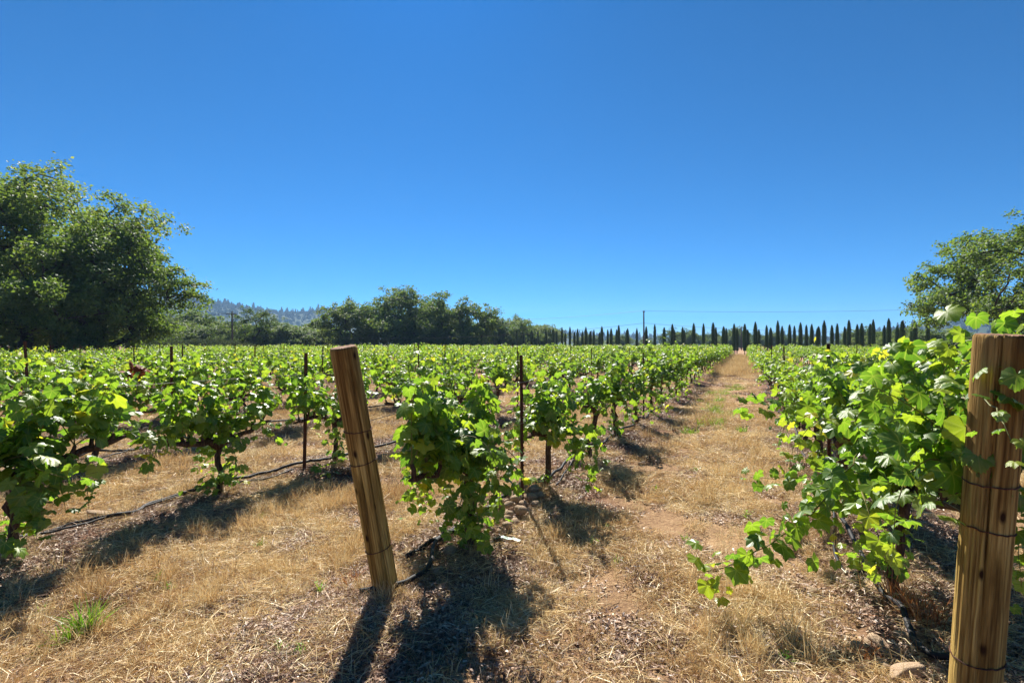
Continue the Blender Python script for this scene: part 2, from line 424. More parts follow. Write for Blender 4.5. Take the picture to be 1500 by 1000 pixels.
class MB:
    """collects numpy vertices and faces into one mesh"""
    def __init__(self):
        self.v, self.f, self.a, self.n = [], [], [], 0
        self.uv, self.has_uv = [], False
        self.mi = []

    def add(self, verts, faces, var=0.5, mi=0, uv=False):
        verts = np.asarray(verts, float).reshape(-1, 3)
        self.v.append(verts)
        self.uv.append(verts if uv else np.full((len(verts), 3), .3))
        self.has_uv = self.has_uv or uv
        k = self.n
        self.f.extend([tuple(int(i) + k for i in f) for f in faces])
        if np.isscalar(var):
            self.a.append(np.full(len(verts), var))
        else:
            self.a.append(np.asarray(var, float))
        self.mi.extend([mi] * len(faces))
        self.n += len(verts)

    def stamp(self, verts, faces, mats, pos, var, mi=0, uv=False):
        """verts (k,3) stamped with rotation*scale matrices (m,3,3) at pos (m,3)"""
        m, k = len(pos), len(verts)
        if m == 0:
            return
        V = np.einsum('mij,kj->mki', mats, verts) + pos[:, None, :]
        self.v.append(V.reshape(-1, 3))
        self.uv.append(np.tile(verts, (m, 1)) if uv else np.full((m * k, 3), .3))
        self.has_uv = self.has_uv or uv
        fa = np.asarray(faces)
        FA = (fa[None] + (np.arange(m) * k)[:, None, None] + self.n).reshape(-1, fa.shape[1])
        self.f.extend(map(tuple, FA.tolist()))
        self.a.append(np.repeat(var, k))
        self.mi.extend([mi] * len(FA))
        self.n += m * k

    def tube(self, pts, rad, seg=6, var=0.5, cap=True, mi=0, rough=0.0, rng=None):
        pts = np.asarray(pts, float)
        n = len(pts)
        rad = np.full(n, rad) if np.isscalar(rad) else np.asarray(rad, float)
        tan = np.gradient(pts, axis=0)
        tan /= np.linalg.norm(tan, axis=1)[:, None] + 1e-9
        ref = np.array([0.0, 0.0, 1.0]) if abs(tan[0][2]) < 0.8 else np.array([0.0, 1.0, 0.0])
        ang = np.arange(seg) * 2 * math.pi / seg
        V = np.zeros((n, seg, 3))
        a = np.cross(tan[0], ref); a /= np.linalg.norm(a) + 1e-9
        for i in range(n):
            a = a - tan[i] * np.dot(a, tan[i]); a /= np.linalg.norm(a) + 1e-9
            b = np.cross(tan[i], a)
            rr = rad[i]
            if rough and rng is not None:
                rr = rad[i] * (1 + rng.normal(0, rough, seg))
            V[i] = pts[i] + (np.cos(ang)[:, None] * a + np.sin(ang)[:, None] * b) * np.reshape(rr, (-1, 1))
        fs = []
        for i in range(n - 1):
            for j in range(seg):
                j2 = (j + 1) % seg
                fs.append((i * seg + j, i * seg + j2, (i + 1) * seg + j2, (i + 1) * seg + j))
        if cap:
            fs.append(tuple(range(seg - 1, -1, -1)))
            fs.append(tuple((n - 1) * seg + j for j in range(seg)))
        self.add(V.reshape(-1, 3), fs, var, mi)

    def mesh(self, name, mats, smooth=False):
        me = bpy.data.meshes.new(name)
        if self.n:
            V = np.concatenate(self.v)
            me.from_pydata(V.tolist(), [], self.f)
            at = me.attributes.new('var', 'FLOAT', 'POINT')
            at.data.foreach_set('value', np.concatenate(self.a).astype(np.float32))
            if self.has_uv:
                at = me.attributes.new('luv', 'FLOAT_VECTOR', 'POINT')
                at.data.foreach_set('vector', np.concatenate(self.uv).astype(np.float32).ravel())
            if max(self.mi) > 0:
                me.polygons.foreach_set('material_index', np.array(self.mi, dtype=np.int32))
        if not isinstance(mats, (list, tuple)):
            mats = [mats]
        for m in mats:
            me.materials.append(m)
        if smooth and self.n:
            me.polygons.foreach_set('use_smooth', np.ones(len(me.polygons), dtype=bool))
        me.update()
        return me

    def build(self, name, mats, parent=None, smooth=False):
        return link(bpy.data.objects.new(name, self.mesh(name, mats, smooth)), parent)


def norm(v):
    v = np.asarray(v, float)
    return v / (np.linalg.norm(v, axis=-1, keepdims=True) + 1e-9)


def frames(tip, nrm):
    """rows of (side, tip, normal) as column matrices"""
    tip = norm(tip)
    nrm = norm(nrm - tip * np.sum(tip * nrm, -1, keepdims=True))
    side = np.cross(tip, nrm)
    return np.stack([side, tip, nrm], axis=-1)


def gn_scatter(name, pts, rots, scales, idx, variants, mat_list=None):
    """one object whose points carry copies of the variant meshes (countless ground cover and far masses)"""
    me = bpy.data.meshes.new(name)
    me.from_pydata(np.asarray(pts, float).tolist(), [], [])
    a = me.attributes.new('rot', 'FLOAT_VECTOR', 'POINT'); a.data.foreach_set('vector', np.asarray(rots, np.float32).ravel())
    a = me.attributes.new('scl', 'FLOAT', 'POINT'); a.data.foreach_set('value', np.asarray(scales, np.float32))
    a = me.attributes.new('idx', 'INT', 'POINT'); a.data.foreach_set('value', np.asarray(idx, np.int32))
    o = link(bpy.data.objects.new(name, me))
    coll = bpy.data.collections.new(name + '_pieces')
    for i, vm in enumerate(variants):
        coll.objects.link(bpy.data.objects.new('%s_piece_%02d' % (name, i), vm))
    ng = bpy.data.node_groups.new(name + '_nodes', 'GeometryNodeTree')
    ng.interface.new_socket('Geometry', in_out='INPUT', socket_type='NodeSocketGeometry')
    ng.interface.new_socket('Geometry', in_out='OUTPUT', socket_type='NodeSocketGeometry')
    gi, go = ng.nodes.new('NodeGroupInput'), ng.nodes.new('NodeGroupOutput')
    iop = ng.nodes.new('GeometryNodeInstanceOnPoints')
    ci = ng.nodes.new('GeometryNodeCollectionInfo')
    ci.inputs['Collection'].default_value = coll
    ci.inputs['Separate Children'].default_value = True
    ci.inputs['Reset Children'].default_value = True
    iop.inputs['Pick Instance'].default_value = True

    def attr(nm, dt):
        n = ng.nodes.new('GeometryNodeInputNamedAttribute')
        n.data_type = dt
        n.inputs['Name'].default_value = nm
        return n.outputs['Attribute']
    e2r = ng.nodes.new('FunctionNodeEulerToRotation')
    ng.links.new(attr('rot', 'FLOAT_VECTOR'), e2r.inputs[0])
    ng.links.new(gi.outputs[0], iop.inputs['Points'])
    ng.links.new(ci.outputs[0], iop.inputs['Instance'])
    ng.links.new(attr('idx', 'INT'), iop.inputs['Instance Index'])
    ng.links.new(e2r.outputs[0], iop.inputs['Rotation'])
    ng.links.new(attr('scl', 'FLOAT'), iop.inputs['Scale'])
    ng.links.new(iop.outputs[0], go.inputs[0])
    md = o.modifiers.new('scatter', 'NODES')
    md.node_group = ng
    return o


def in_poly(x, y, poly):
    c = False
    j = len(poly) - 1
    for i in range(len(poly)):
        xi, yi = poly[i]; xj, yj = poly[j]
        if (yi > y) != (yj > y) and x < (xj - xi) * (y - yi) / (yj - yi) + xi:
            c = not c
        j = i
    return c


ORD = ['first', 'second', 'third', 'fourth', 'fifth', 'sixth', 'seventh', 'eighth', 'ninth', 'tenth', 'eleventh', 'twelfth',
       'thirteenth', 'fourteenth', 'fifteenth', 'sixteenth', 'seventeenth', 'eighteenth', 'nineteenth', 'twentieth']

# ------------------------------------------------------------------ ground and hills
def graded(fine_lo, fine_hi, step, lo, hi, grow=1.13):
    a = list(np.arange(fine_lo, fine_hi, step))
    s, v = step, a[-1]
    up = []
    while v < hi:
        s *= grow; v += s; up.append(v)
    s, v = step, a[0]
    dn = []
    while v > lo:
        s *= grow; v -= s; dn.append(v)
    return np.array(dn[::-1] + a + up)


gx = graded(-6.0, 4.0, 0.045, -5000, 5000)
gy = graded(1.2, 8.5, 0.045, -300, 6000)
GX, GY = np.meshgrid(gx, gy)
GZ = gz(GX, GY)
nv, nu = GX.shape
gv = np.stack([GX, GY, GZ], -1).reshape(-1, 3)
ii = (np.arange(nv - 1)[:, None] * nu + np.arange(nu - 1)[None]).ravel()
me = bpy.data.meshes.new('ground')
me.from_pydata(gv.tolist(), [], np.stack([ii, ii + 1, ii + nu + 1, ii + nu], -1).tolist())
me.polygons.foreach_set('use_smooth', np.ones(len(me.polygons), dtype=bool))
me.materials.append(M_GROUND)
tag(link(bpy.data.objects.new('ground', me)), 'dry grass and dirt ground of the vineyard', kind='structure')

rng = np.random.default_rng(11)
# hills: ridge height in photo pixels above the horizon, by photo column
RIDGE_X = [-400, -100, 150, 240, 275, 300, 340, 380, 420, 450, 490, 540, 620, 720, 900, 1100, 1250, 1350, 1430, 1500, 1650, 1900]
RIDGE_H = [70, 78, 80, 74, 66, 62, 55, 48, 43, 43, 46, 43, 34, 22, 12, 11, 14, 26, 44, 56, 66, 60]
az = np.linspace(-1.0, 1.0, 260)
rad = np.linspace(1000, 2400, 46)
AZ, RD = np.meshgrid(az, rad)
colx = 750 + F * np.tan(AZ)
rid = np.interp(colx, RIDGE_X, RIDGE_H)
prof = np.clip((RD - 1000) / 650.0, 0, 1)
prof = np.sin(prof * math.pi / 2) ** 1.6 * np.clip(1 - (RD - 1700) / 1600.0, 0.3, 1)
hx, hy = RD * np.sin(AZ), RD * np.cos(AZ)
hh = rid / F * 1650.0 * np.cos(AZ) * prof
hh = hh * (0.86 + 0.28 * noise2(hx * 0.004, hy * 0.004, 5)) + (noise2(hx * 0.02, hy * 0.02, 6) - 0.5) * 9 * prof - 2
hv = np.stack([hx, hy, hh], -1).reshape(-1, 3)
ii = (np.arange(45)[:, None] * 260 + np.arange(259)[None]).ravel()
me = bpy.data.meshes.new('hills')
me.from_pydata(hv.tolist(), [], np.stack([ii, ii + 1, ii + 261, ii + 260], -1).tolist())
me.polygons.foreach_set('use_smooth', np.ones(len(me.polygons), dtype=bool))
me.materials.append(M_HILL)
tag(link(bpy.data.objects.new('hills', me)), 'wooded blue hills beyond the vineyard', kind='structure')


def puff_mesh(name, mat, n, rx, rz, leaf, rng, cone=0.0, z0=0.0):
    """loose far tree: leaf clumps spread through an ellipsoid or cone"""
    d = norm(rng.normal(size=(n, 3)))
    r = rng.uniform(0.55, 1.0, n) ** 0.5
    lump = 0.78 + 0.3 * np.sin(d[:, 0] * 5 + 1) * np.sin(d[:, 1] * 4 + d[:, 2] * 5)
    p = d * (r * lump)[:, None] * np.array([rx, rx, rz])
    p[:, 2] += rz + z0
    if cone:
        k = np.clip(1 - (p[:, 2] - z0) / (2 * rz), 0.05, 1) ** cone
        p[:, 0] *= k * 1.5; p[:, 1] *= k * 1.5
    quad = np.array([[-.5, 0, 0], [0, -.35, .08], [.5, 0, 0], [0, .35, .08]])
    M = frames(rng.normal(size=(n, 3)), d + rng.normal(0, .6, (n, 3)) + np.array([0, 0, .5])) * (leaf * rng.uniform(.6, 1.3, n))[:, None, None]
    mb = MB()
    mb.stamp(quad, [(0, 1, 2, 3)], M, p, np.clip(rng.normal(.45, .22, n), 0, 1))
    return mb


forest_var = [puff_mesh('hill_tree', M_OAK_FAR, 70, 5.0, 4.5, 4.2, rng).mesh('hill_tree', M_FOREST) for _ in range(3)] + \
             [puff_mesh('hill_conifer', M_OAK_FAR, 70, 3.6, 8.5, 3.6, rng, cone=0.8).mesh('hill_conifer', M_FOREST) for _ in range(2)]
sel = rng.choice(len(hv), 9000, p=(np.clip(hv[:, 2], 0, None) / np.clip(hv[:, 2], 0, None).sum()))
pj = hv[sel] + np.stack([rng.normal(0, 13, 9000), rng.normal(0, 13, 9000), np.full(9000, -1.5)], -1)
fo = gn_scatter('hillside_forest', pj, np.stack([np.zeros(9000), np.zeros(9000), rng.uniform(0, 6.28, 9000)], -1),
                rng.uniform(.6, 1.3, 9000), rng.integers(0, 5, 9000), forest_var)
tag(fo, 'hazy blue-green forest covering the far hills', 'forest', kind='stuff')

# ------------------------------------------------------------------ trees
LEAFQ = np.array([[-.5, 0, 0.0], [0, -.3, .07], [.5, 0, 0.0], [0, .3, .07]])


def make_tree(rng, height, radius, base, n_clump, per_clump, leaf, clump_r, flat=0.75, trunk_r=0.3, gap=0.0, lean=(0, 0)):
    """skeleton: clump centres filling a dome, each joined to the nearest lower limb; returns wood MB and leaf MB"""
    wood, leaves = MB(), MB()
    cz = base + (height - base) * 0.42
    cs = []
    tries = 0
    while len(cs) < n_clump and tries < 20000:
        tries += 1
        d = norm(rng.normal(size=3))
        r = rng.uniform(0.25, 1.0) ** 0.45
        p = d * r
        zz = cz + p[2] * ((height - cz) if p[2] > 0 else (cz - base))
        q = np.array([p[0] * radius + lean[0] * zz / height, p[1] * radius + lean[1] * zz / height, zz])
        wob = 0.82 + 0.46 * math.sin(3.1 * d[0] + 2.0 * d[2] + 1.3) * math.sin(2.3 * d[1] - 1.7 * d[2])
        q[:2] *= wob
        if all(np.linalg.norm((q - c) * np.array([1, 1, 1.25])) > clump_r * 0.78 for c in cs):
            cs.append(q)
    cs = sorted(cs, key=lambda c: np.linalg.norm(c - np.array([0, 0, base * 0.8])))
    nodes = [np.array([0., 0, 0]), np.array([lean[0] * .08, lean[1] * .08, base * 0.55]), np.array([lean[0] * .15, lean[1] * .15, base * 1.0])]
    par = [-1, 0, 1]
    for c in cs:
        best, bi = 1e9, 2
        for i in range(2, len(nodes)):
            dv = c - nodes[i]
            cost = np.linalg.norm(dv) + (0.9 * max(0, -dv[2]))
            if cost < best:
                best, bi = cost, i
        a = nodes[bi]
        mid = (a + c) / 2 + rng.normal(0, 0.12 * best, 3) + np.array([0, 0, 0.06 * best])
        nodes.append(mid); par.append(bi)
        nodes.append(c); par.append(len(nodes) - 2)
    w = [0.0] * len(nodes)
    for i in range(len(nodes) - 1, 0, -1):
        w[i] += 1.0
        w[par[i]] += w[i]
    tot = max(w[1], 1)
    for i in range(1, len(nodes)):
        r1 = trunk_r * (w[i] / tot) ** 0.45
        r0 = trunk_r * (min(w[par[i]], w[i] * 2.5) / tot) ** 0.45
        if i == 1:
            r0 = trunk_r * 1.35
        m_ = (nodes[par[i]] + nodes[i]) / 2 + rng.normal(0, 0.03, 3)
        wood.tube([nodes[par[i]], m_, nodes[i]], [r0, (r0 + r1) / 2, r1], 6 if r0 > .06 else 4, cap=False)
    for c in cs:
        n = int(per_clump * rng.uniform(.7, 1.3))
        k = 8
        sub = c + rng.normal(0, 1, (k, 3)) * clump_r * np.array([.52, .52, .36])
        for s in sub[:4]:
            wood.tube([c, (c + s) / 2 + rng.normal(0, .05, 3), s], [0.03, 0.02, 0.01], 3, cap=False)
        who = rng.integers(0, k, n)
        p = sub[who] + rng.normal(0, 1, (n, 3)) * clump_r * np.array([.22, .22, .21 * flat])
        out = norm(p - np.array([lean[0], lean[1], cz]))
        M = frames(rng.normal(size=(n, 3)) + out * .5 + np.array([0, 0, -.2]), out * .7 + np.array([0, 0, .7]) + rng.normal(0, .55, (n, 3)))
        M = M * (leaf * rng.uniform(.6, 1.25, n))[:, None, None]
        base_v = rng.normal(.45, .10)
        leaves.stamp(LEAFQ, [(0, 1, 2, 3)], M, p, np.clip(rng.normal(base_v, .16, n), 0, 1))
    return wood, leaves


def tree_meshes(name, rng, leafmat, **kw):
    w, l = make_tree(rng, **kw)
    return w.mesh(name + '_trunk', M_OAKBARK, True), l.mesh(name + '_crown', leafmat)


def place_tree(name, label, cat, meshes, loc, rz, scale=(1, 1, 1), group=None):
    e = empty(name, loc, rz)
    e.scale = scale
    tag(e, label, cat, group)
    t = link(bpy.data.objects.new('trunk', meshes[0]), e)
    c = link(bpy.data.objects.new('crown', meshes[1]), e)
    return e


big_a = tree_meshes('big_oak', np.random.default_rng(3), M_OAK, height=15.8, radius=9.6, base=2.0, n_clump=165, per_clump=520, leaf=.30, clump_r=1.75, trunk_r=.55)
big_b = tree_meshes('spreading_oak', np.random.default_rng(8), M_OAK, height=11.8, radius=7.2, base=1.4, n_clump=110, per_clump=480, leaf=.28, clump_r=1.5, trunk_r=.42)
mid_a = tree_meshes('round_oak', np.random.default_rng(21), M_OAK_FAR, height=12.0, radius=8.2, base=1.2, n_clump=120, per_clump=300, leaf=.42, clump_r=1.7, trunk_r=.45)
mid_b = tree_meshes('bushy_oak', np.random.default_rng(22), M_OAK_FAR, height=9.0, radius=5.6, base=.7, n_clump=80, per_clump=280, leaf=.40, clump_r=1.4, trunk_r=.35)
lite_a = tree_meshes('airy_tree', np.random.default_rng(23), M_LIGHTTREE, height=9.0, radius=3.8, base=1.2, n_clump=34, per_clump=230, leaf=.28, clump_r=1.15, trunk_r=.22)
lite_b = tree_meshes('low_tree', np.random.default_rng(24), M_LIGHTTREE, height=6.5, radius=4.6, base=.6, n_clump=38, per_clump=260, leaf=.30, clump_r=1.3, trunk_r=.2)
right_o = tree_meshes('open_oak', np.random.default_rng(31), M_OAK, height=11.6, radius=8.4, base=2.6, n_clump=90, per_clump=460, leaf=.26, clump_r=1.35, trunk_r=.45)


def tp(px, z):
    return ((px - 750) / F * z, z, -0.05)


place_tree('oak_tree', 'tallest oak of the place, dark towering crown above the vine rows', 'tree', big_a, tp(38, 43), 0.4)
place_tree('oak_tree', 'spreading oak with a low leaning limb, beside the tallest oak', 'tree', big_b, tp(140, 40), 1.2, (.90, .90, .92))
place_tree('oak_tree', 'oak mostly cut off, standing behind the tallest oak', 'tree', big_b, tp(-80, 47), 3.9, (1.1, 1.1, 1.1))
place_tree('oak_tree', 'small oak squeezed behind the trunks of the tallest oak', 'tree', mid_b, tp(70, 58), 2.2, (1.2, 1.2, .85))
place_tree('oak_tree', 'open branched oak rising behind the wooden post with the split face', 'tree', right_o, tp(1512, 40), 2.0, (.95, .95, .98))
place_tree('oak_tree', 'widest round oak of the far clump beside the hazy ridge', 'tree', mid_a, tp(590, 98), 0.3, (1.05, 1.05, 1.03))
place_tree('oak_tree', 'oak forming the lower shoulder of the far clump beside the ridge', 'tree', mid_b, tp(520, 96), 1.9, (1.1, 1.1, 1.05))
place_tree('oak_tree', 'oak with a separate rounded top between the widest oak and cypresses', 'tree', mid_b, tp(686, 103), 4.0, (1.15, 1.15, 1.10))
place_tree('oak_tree', 'oak filling the gap behind the widest round oak', 'tree', mid_b, tp(640, 110), 2.7, (1.25, 1.25, 1.15))
for i, (px, z, s) in enumerate([(728, 128, 1.0), (762, 138, 1.0), (795, 145, .9)]):
    place_tree('oak_tree', 'low dark oak behind the small receding cypresses', 'tree', mid_b if i % 2 else mid_a, tp(px, z), i * 1.7,
               (s, s, s * (.98 if i % 2 else .68)), 'low oaks behind the receding cypresses')
place_tree('airy_tree', 'airy light green tree standing beside the pole with a crossarm', 'tree', lite_a, tp(375, 96), 0.2, (1, 1, 1.03))
THICKET = ['pale low tree hard against the spreading oak', 'dark round tree behind the pole, just under the ridge', 'pale low tree in front of the dark round tree by the pole',
           'dark tree directly behind the crossarm pole', 'dark tree right behind the airy light green tree', 'dark bush-like tree beside the airy light green tree',
           'dark low tree behind the low pale wall', 'dark tree touching the lower shoulder of the far oak clump', 'dark small tree between the spreading oak and crossarm pole', 'pale low tree tucked under the spreading oak']
for i, (px, z, s, sz, which) in enumerate([(228, 84, .95, .95, 0), (290, 104, 1.25, 1.02, 1), (318, 92, .9, .85, 0), (345, 110, 1.1, .9, 1), (410, 104, 1.1, .85, 1),
                                           (425, 100, 1.0, .80, 2), (455, 112, 1.1, .85, 2), (478, 118, 1.1, .82, 1), (258, 92, 1.0, .85, 2), (200, 78, 1.1, .95, 0)]):
    place_tree('broadleaf_tree', THICKET[i], 'tree', (lite_b, mid_b, mid_b)[which], tp(px, z), i * 2.1,
               (s, s, s * sz * (.95 if which == 0 else .72)), 'thicket trees below the ridge')
for i, (px, z, s, sz) in enumerate([(905, 190, .9, .62), (985, 200, 1.2, .80), (1010, 186, .9, .85), (1045, 205, 1.1, .8), (1075, 190, 1.0, .85), (1105, 200, 1.1, .72),
                                    (1140, 195, 1.0, .66), (1180, 190, 1.1, .6), (860, 180, .9, .6), (945, 205, 1.0, .55)]):
    place_tree('broadleaf_tree', 'distant grey-green tree seen between the cypresses', 'tree', (mid_b, lite_b)[i % 2], tp(px, z), i * 1.3,
               (s, s, s * sz * (1.0 if i % 2 == 0 else 1.2)), 'distant trees behind the cypresses')
for i, (px, z, s, sz) in enumerate([(1265, 120, .9, .66), (1292, 112, .85, .58), (1325, 105, .9, .62), (1345, 98, .85, .6), (1380, 90, .9, .5), (1235, 130, .8, .5)]):
    place_tree('broadleaf_tree', 'dull olive tree between the last cypresses and the open branched oak', 'tree', (mid_b, lite_b)[i % 2], tp(px, z), i * 2.3,
               (s, s, s * sz * (1.0 if i % 2 == 0 else 1.2)), 'olive trees near the open branched oak')

# sage-grey shrubs in front of the thicket
shrub_mb = puff_mesh('sage', M_SAGE, 2600, 2.2, 1.15, .16, np.random.default_rng(5))
shrub_wood = MB()
for k in range(9):
    a = k * .7
    shrub_wood.tube([(0, 0, 0), (math.cos(a) * .5, math.sin(a) * .5, .7), (math.cos(a) * 1.1, math.sin(a) * 1.1, 1.5)], [.04, .025, .01], 4)
shrub_me = (shrub_wood.mesh('shrub_stem', M_OAKBARK), shrub_mb.mesh('shrub_foliage', M_SAGE))
for i, (px, z, s) in enumerate([(238, 74, .9), (262, 76, 1.0), (288, 75, 1.05), (312, 77, 1.1), (333, 76, 1.0), (362, 80, .8), (210, 70, .8)]):
    e = empty('sage_shrub', tp(px, z), i * 1.1); e.scale = (s, s, s * 1.12)
    tag(e, 'rounded grey-green shrub at the foot of the thicket', 'shrub', 'grey-green shrubs along the field edge')
    link(bpy.data.objects.new('stem', shrub_me[0]), e)
    link(bpy.data.objects.new('foliage', shrub_me[1]), e)

# cypresses along a drive: two lines
CA, CB = np.array([51.0, 70.0]), np.array([-28.0, 140.0])


def on_line(px, shift=0.0):
    d = CB - CA
    nrm_ = np.array([d[1], -d[0]]); nrm_ = nrm_ / np.linalg.norm(nrm_)
    if nrm_[1] < 0: nrm_ = -nrm_
    a = CA + nrm_ * shift
    k = (px - 750) / F
    u_ = (k * a[1] - a[0]) / (d[0] - k * d[1])
    return a + d * u_


def cypress_meshes(rng):
    h, n = 4.8, 3600
    z = rng.uniform(0.12, 1.0, n)
    prof = np.interp(z, [0.1, .25, .5, .75, .9, 1.0], [.30, .35, .37, .345, .24, .03]) * (1 + .05 * np.sin(z * 17 + rng.uniform(0, 6)))
    a = rng.uniform(0, 6.283, n)
    rr = prof * (1 + .12 * np.sin(a * 3 + z * 9)) * rng.uniform(.72, 1.06, n)
    p = np.stack([np.cos(a) * rr, np.sin(a) * rr, z * h], -1)
    out = np.stack([np.cos(a), np.sin(a), np.full(n, .25)], -1)
    up = np.tile([0, 0, 1.0], (n, 1)) + rng.normal(0, .28, (n, 3)) + out * .25
    q = np.array([[-.16, 0, 0], [.16, 0, 0], [.10, .8, .05], [0, 1.1, .1], [-.10, .8, .05]])
    mb = MB()
    mb.stamp(q, [(0, 1, 2, 3, 4)], frames(up, out) * (rng.uniform(.10, .19, n))[:, None, None], p, np.clip(rng.normal(.45, .25, n), 0, 1))
    zz = np.linspace(.12, .97, 12)
    mb.tube([(0, 0, v * h) for v in zz], np.interp(zz, [0.1, .25, .5, .75, .9, 1.0], [.2, .29, .31, .22, .12, .01]), 8, var=.12)
    tw = MB(); tw.tube([(0, 0, -.05), (.01, 0, .4), (0, .01, .9)], [.10, .075, .06], 7)
    return tw.mesh('cypress_trunk', M_OAKBARK, True), mb.mesh('cypress_crown', M_CYP)


cyp = [cypress_meshes(np.random.default_rng(60 + i)) for i in range(4)]
z2 = lambda v: v / 4.6875 + 900
z4 = lambda v: v / 3.847 + 740
tall = [z4(v) for v in (65, 150, 230, 270, 320, 365, 408, 455, 500, 545, 597, 640, 690, 742, 795, 843, 896, 942, 1000)] + \
       [z2(v) for v in (545, 612, 678, 750, 822, 895, 968, 1045, 1122, 1203, 1278, 1355, 1440)] + [1200 + v / 6.818 for v in (50, 180, 297, 425, 540, 695, 830, 955, 1085)]
short = [z4(v) for v in (105, 185, 290, 338, 390, 435, 480, 532, 578, 628, 684, 952)] + [z2(v) for v in (480, 697, 768, 843, 915, 992, 1073, 1152, 1236, 1318, 1402)] + \
        [1200 + v / 6.818 for v in (-18, 127, 255, 380, 510, 650, 780, 930)]
short += [740 - 9.5 * k for k in range(1, 17)]
tall += [735 - 11 * k for k in range(1, 14)]
rng = np.random.default_rng(77)
for kind_, lst in (('tall', tall), ('short', short)):
    for i, px in enumerate(lst):
        p = on_line(px, 0.0 if kind_ == 'tall' else 5.5)
        s = rng.uniform(.93, 1.08) * (1.0 if kind_ == 'tall' else .90)
        m = cyp[int(rng.integers(0, 4))]
        e = empty('cypress_tree', (p[0], p[1], -.05), rng.uniform(0, 6.28))
        w = rng.uniform(.62, .86)
        e.scale = (w, w, s)
        near_pole = kind_ == 'tall' and abs(px - z4(795)) < 1
        tag(e, 'narrow cypress standing right behind the tall wire pole' if near_pole else
            ('taller cypress in the front line along the drive' if kind_ == 'tall' else 'shorter cypress in the rear line along the drive'),
            'cypress', 'cypresses lining the drive')
        link(bpy.data.objects.new('trunk', m[0]), e)
        link(bpy.data.objects.new('crown', m[1]), e)

# utility poles and wires
def utility_pole(px, ytop, z, label, arm=True, arm_r=0.9):
    h = CAMH + (HOR - ytop) / F * z
    p = tp(px, z)
    e = empty('utility_pole', p); tag(e, label, 'utility pole')
    mb = MB(); mb.tube([(0, 0, -.2), (.02, 0, h * .5), (0, 0, h)], [.16, .14, .11], 10); mb.build('shaft', M_POLE, e, True)
    if arm:
        mb = MB(); mb.tube([(-arm_r, -.14, h - .55), (0, -.15, h - .55), (arm_r, -.14, h - .55)], .07, 4); mb.build('crossarm', M_POLE, e)
        ca = [o_ for o_ in e.children if o_.name.startswith('crossarm')][0]
        for s in (-.9, -.35, .35, .9):
            mb = MB(); x = s * arm_r
            mb.tube([(x, -.14, h - .5), (x, -.14, h - .42), (x, -.14, h - .36), (x, -.14, h - .30)], [.03, .055, .03, .045], 8)
            mb.build('insulator', M_CONCRETE, ca, True)
    else:
        mb = MB(); mb.tube([(-.22, -.1, h - .12), (.22, -.1, h - .12)], .08, 6); mb.build('crossarm', M_POLE, e)
        mb = MB(); mb.tube([(0, 0, h), (0, 0, h + .1), (0, 0, h + .16)], [.05, .07, .03], 8); mb.build('insulator', M_CONCRETE, e, True)
    return Vector((p[0], p[1], h))


p1 = utility_pole(943, 455, 91, 'tall bare wire pole rising in front of the cypresses', False)
p2 = utility_pole(340, 455, 88, 'pole with a crossarm standing by the thicket below the ridge', True)
p3 = utility_pole(1086, 479, 150, 'thin distant pole showing between two cypresses', False)


def wire(a, b, sag, label, r=.018, group=None):
    pts = []
    for k in range(25):
        t = k / 24
        q = Vector(a).lerp(Vector(b), t); q.z -= sag * 4 * t * (1 - t)
        pts.append(q)
    mb = MB(); mb.tube(pts, r, 4, cap=False)
    return tag(mb.build('power_line', M_WIRE), label, 'power line', group)


wire(p1, dpix(1500, 448, 80), 0.5, 'upper power line running from the tall pole over the cypresses')
wire(p1, dpix(560, 466, 128), 1.2, 'upper power line running from the tall pole over the far oaks')
wire(p1 - Vector((0, 0, 2.2)), dpix(500, 495, 84), 0.9, 'lower cable sagging from the tall pole across the oak clump', .022)
wire(p1 - Vector((0, 0, 2.2)), dpix(1400, 480, 120), 1.2, 'lower cable running from the tall pole behind the cypress tops', .02)
for s, y in ((-.8, 478), (.8, 474)):
    wire(p2 + Vector((s, -.14, -.3)), dpix(-60, y, 74), 0.8, 'crossarm power line strung past the spreading oak', .016, 'crossarm power lines')
wire(p2 - Vector((0, 0, 3.6)), dpix(150, 494, 80), .5, 'low telephone cable on the crossarm pole', .022)

# low pale wall beyond the vines
e = empty('low_wall', tp(468, 92)); tag(e, 'low pale grey wall showing just over the vines by the thicket', 'wall')
mb = MB()
def box(mb, x0, x1, y0, y1, z0, z1, var=.5, mi=0):
    v = [(x0, y0, z0), (x1, y0, z0), (x1, y1, z0), (x0, y1, z0), (x0, y0, z1), (x1, y0, z1), (x1, y1, z1), (x0, y1, z1)]
    mb.add(v, [(0, 3, 2, 1), (4, 5, 6, 7), (0, 1, 5, 4), (1, 2, 6, 5), (2, 3, 7, 6), (3, 0, 4, 7)], var, mi)
box(mb, -2.4, 2.6, -.15, .15, 0, 1.05); mb.build('wall_body', M_CONCRETE, e)
mb = MB(); box(mb, -2.5, 2.7, -.22, .22, 1.053, 1.2); mb.build('coping', M_CONCRETE, e)

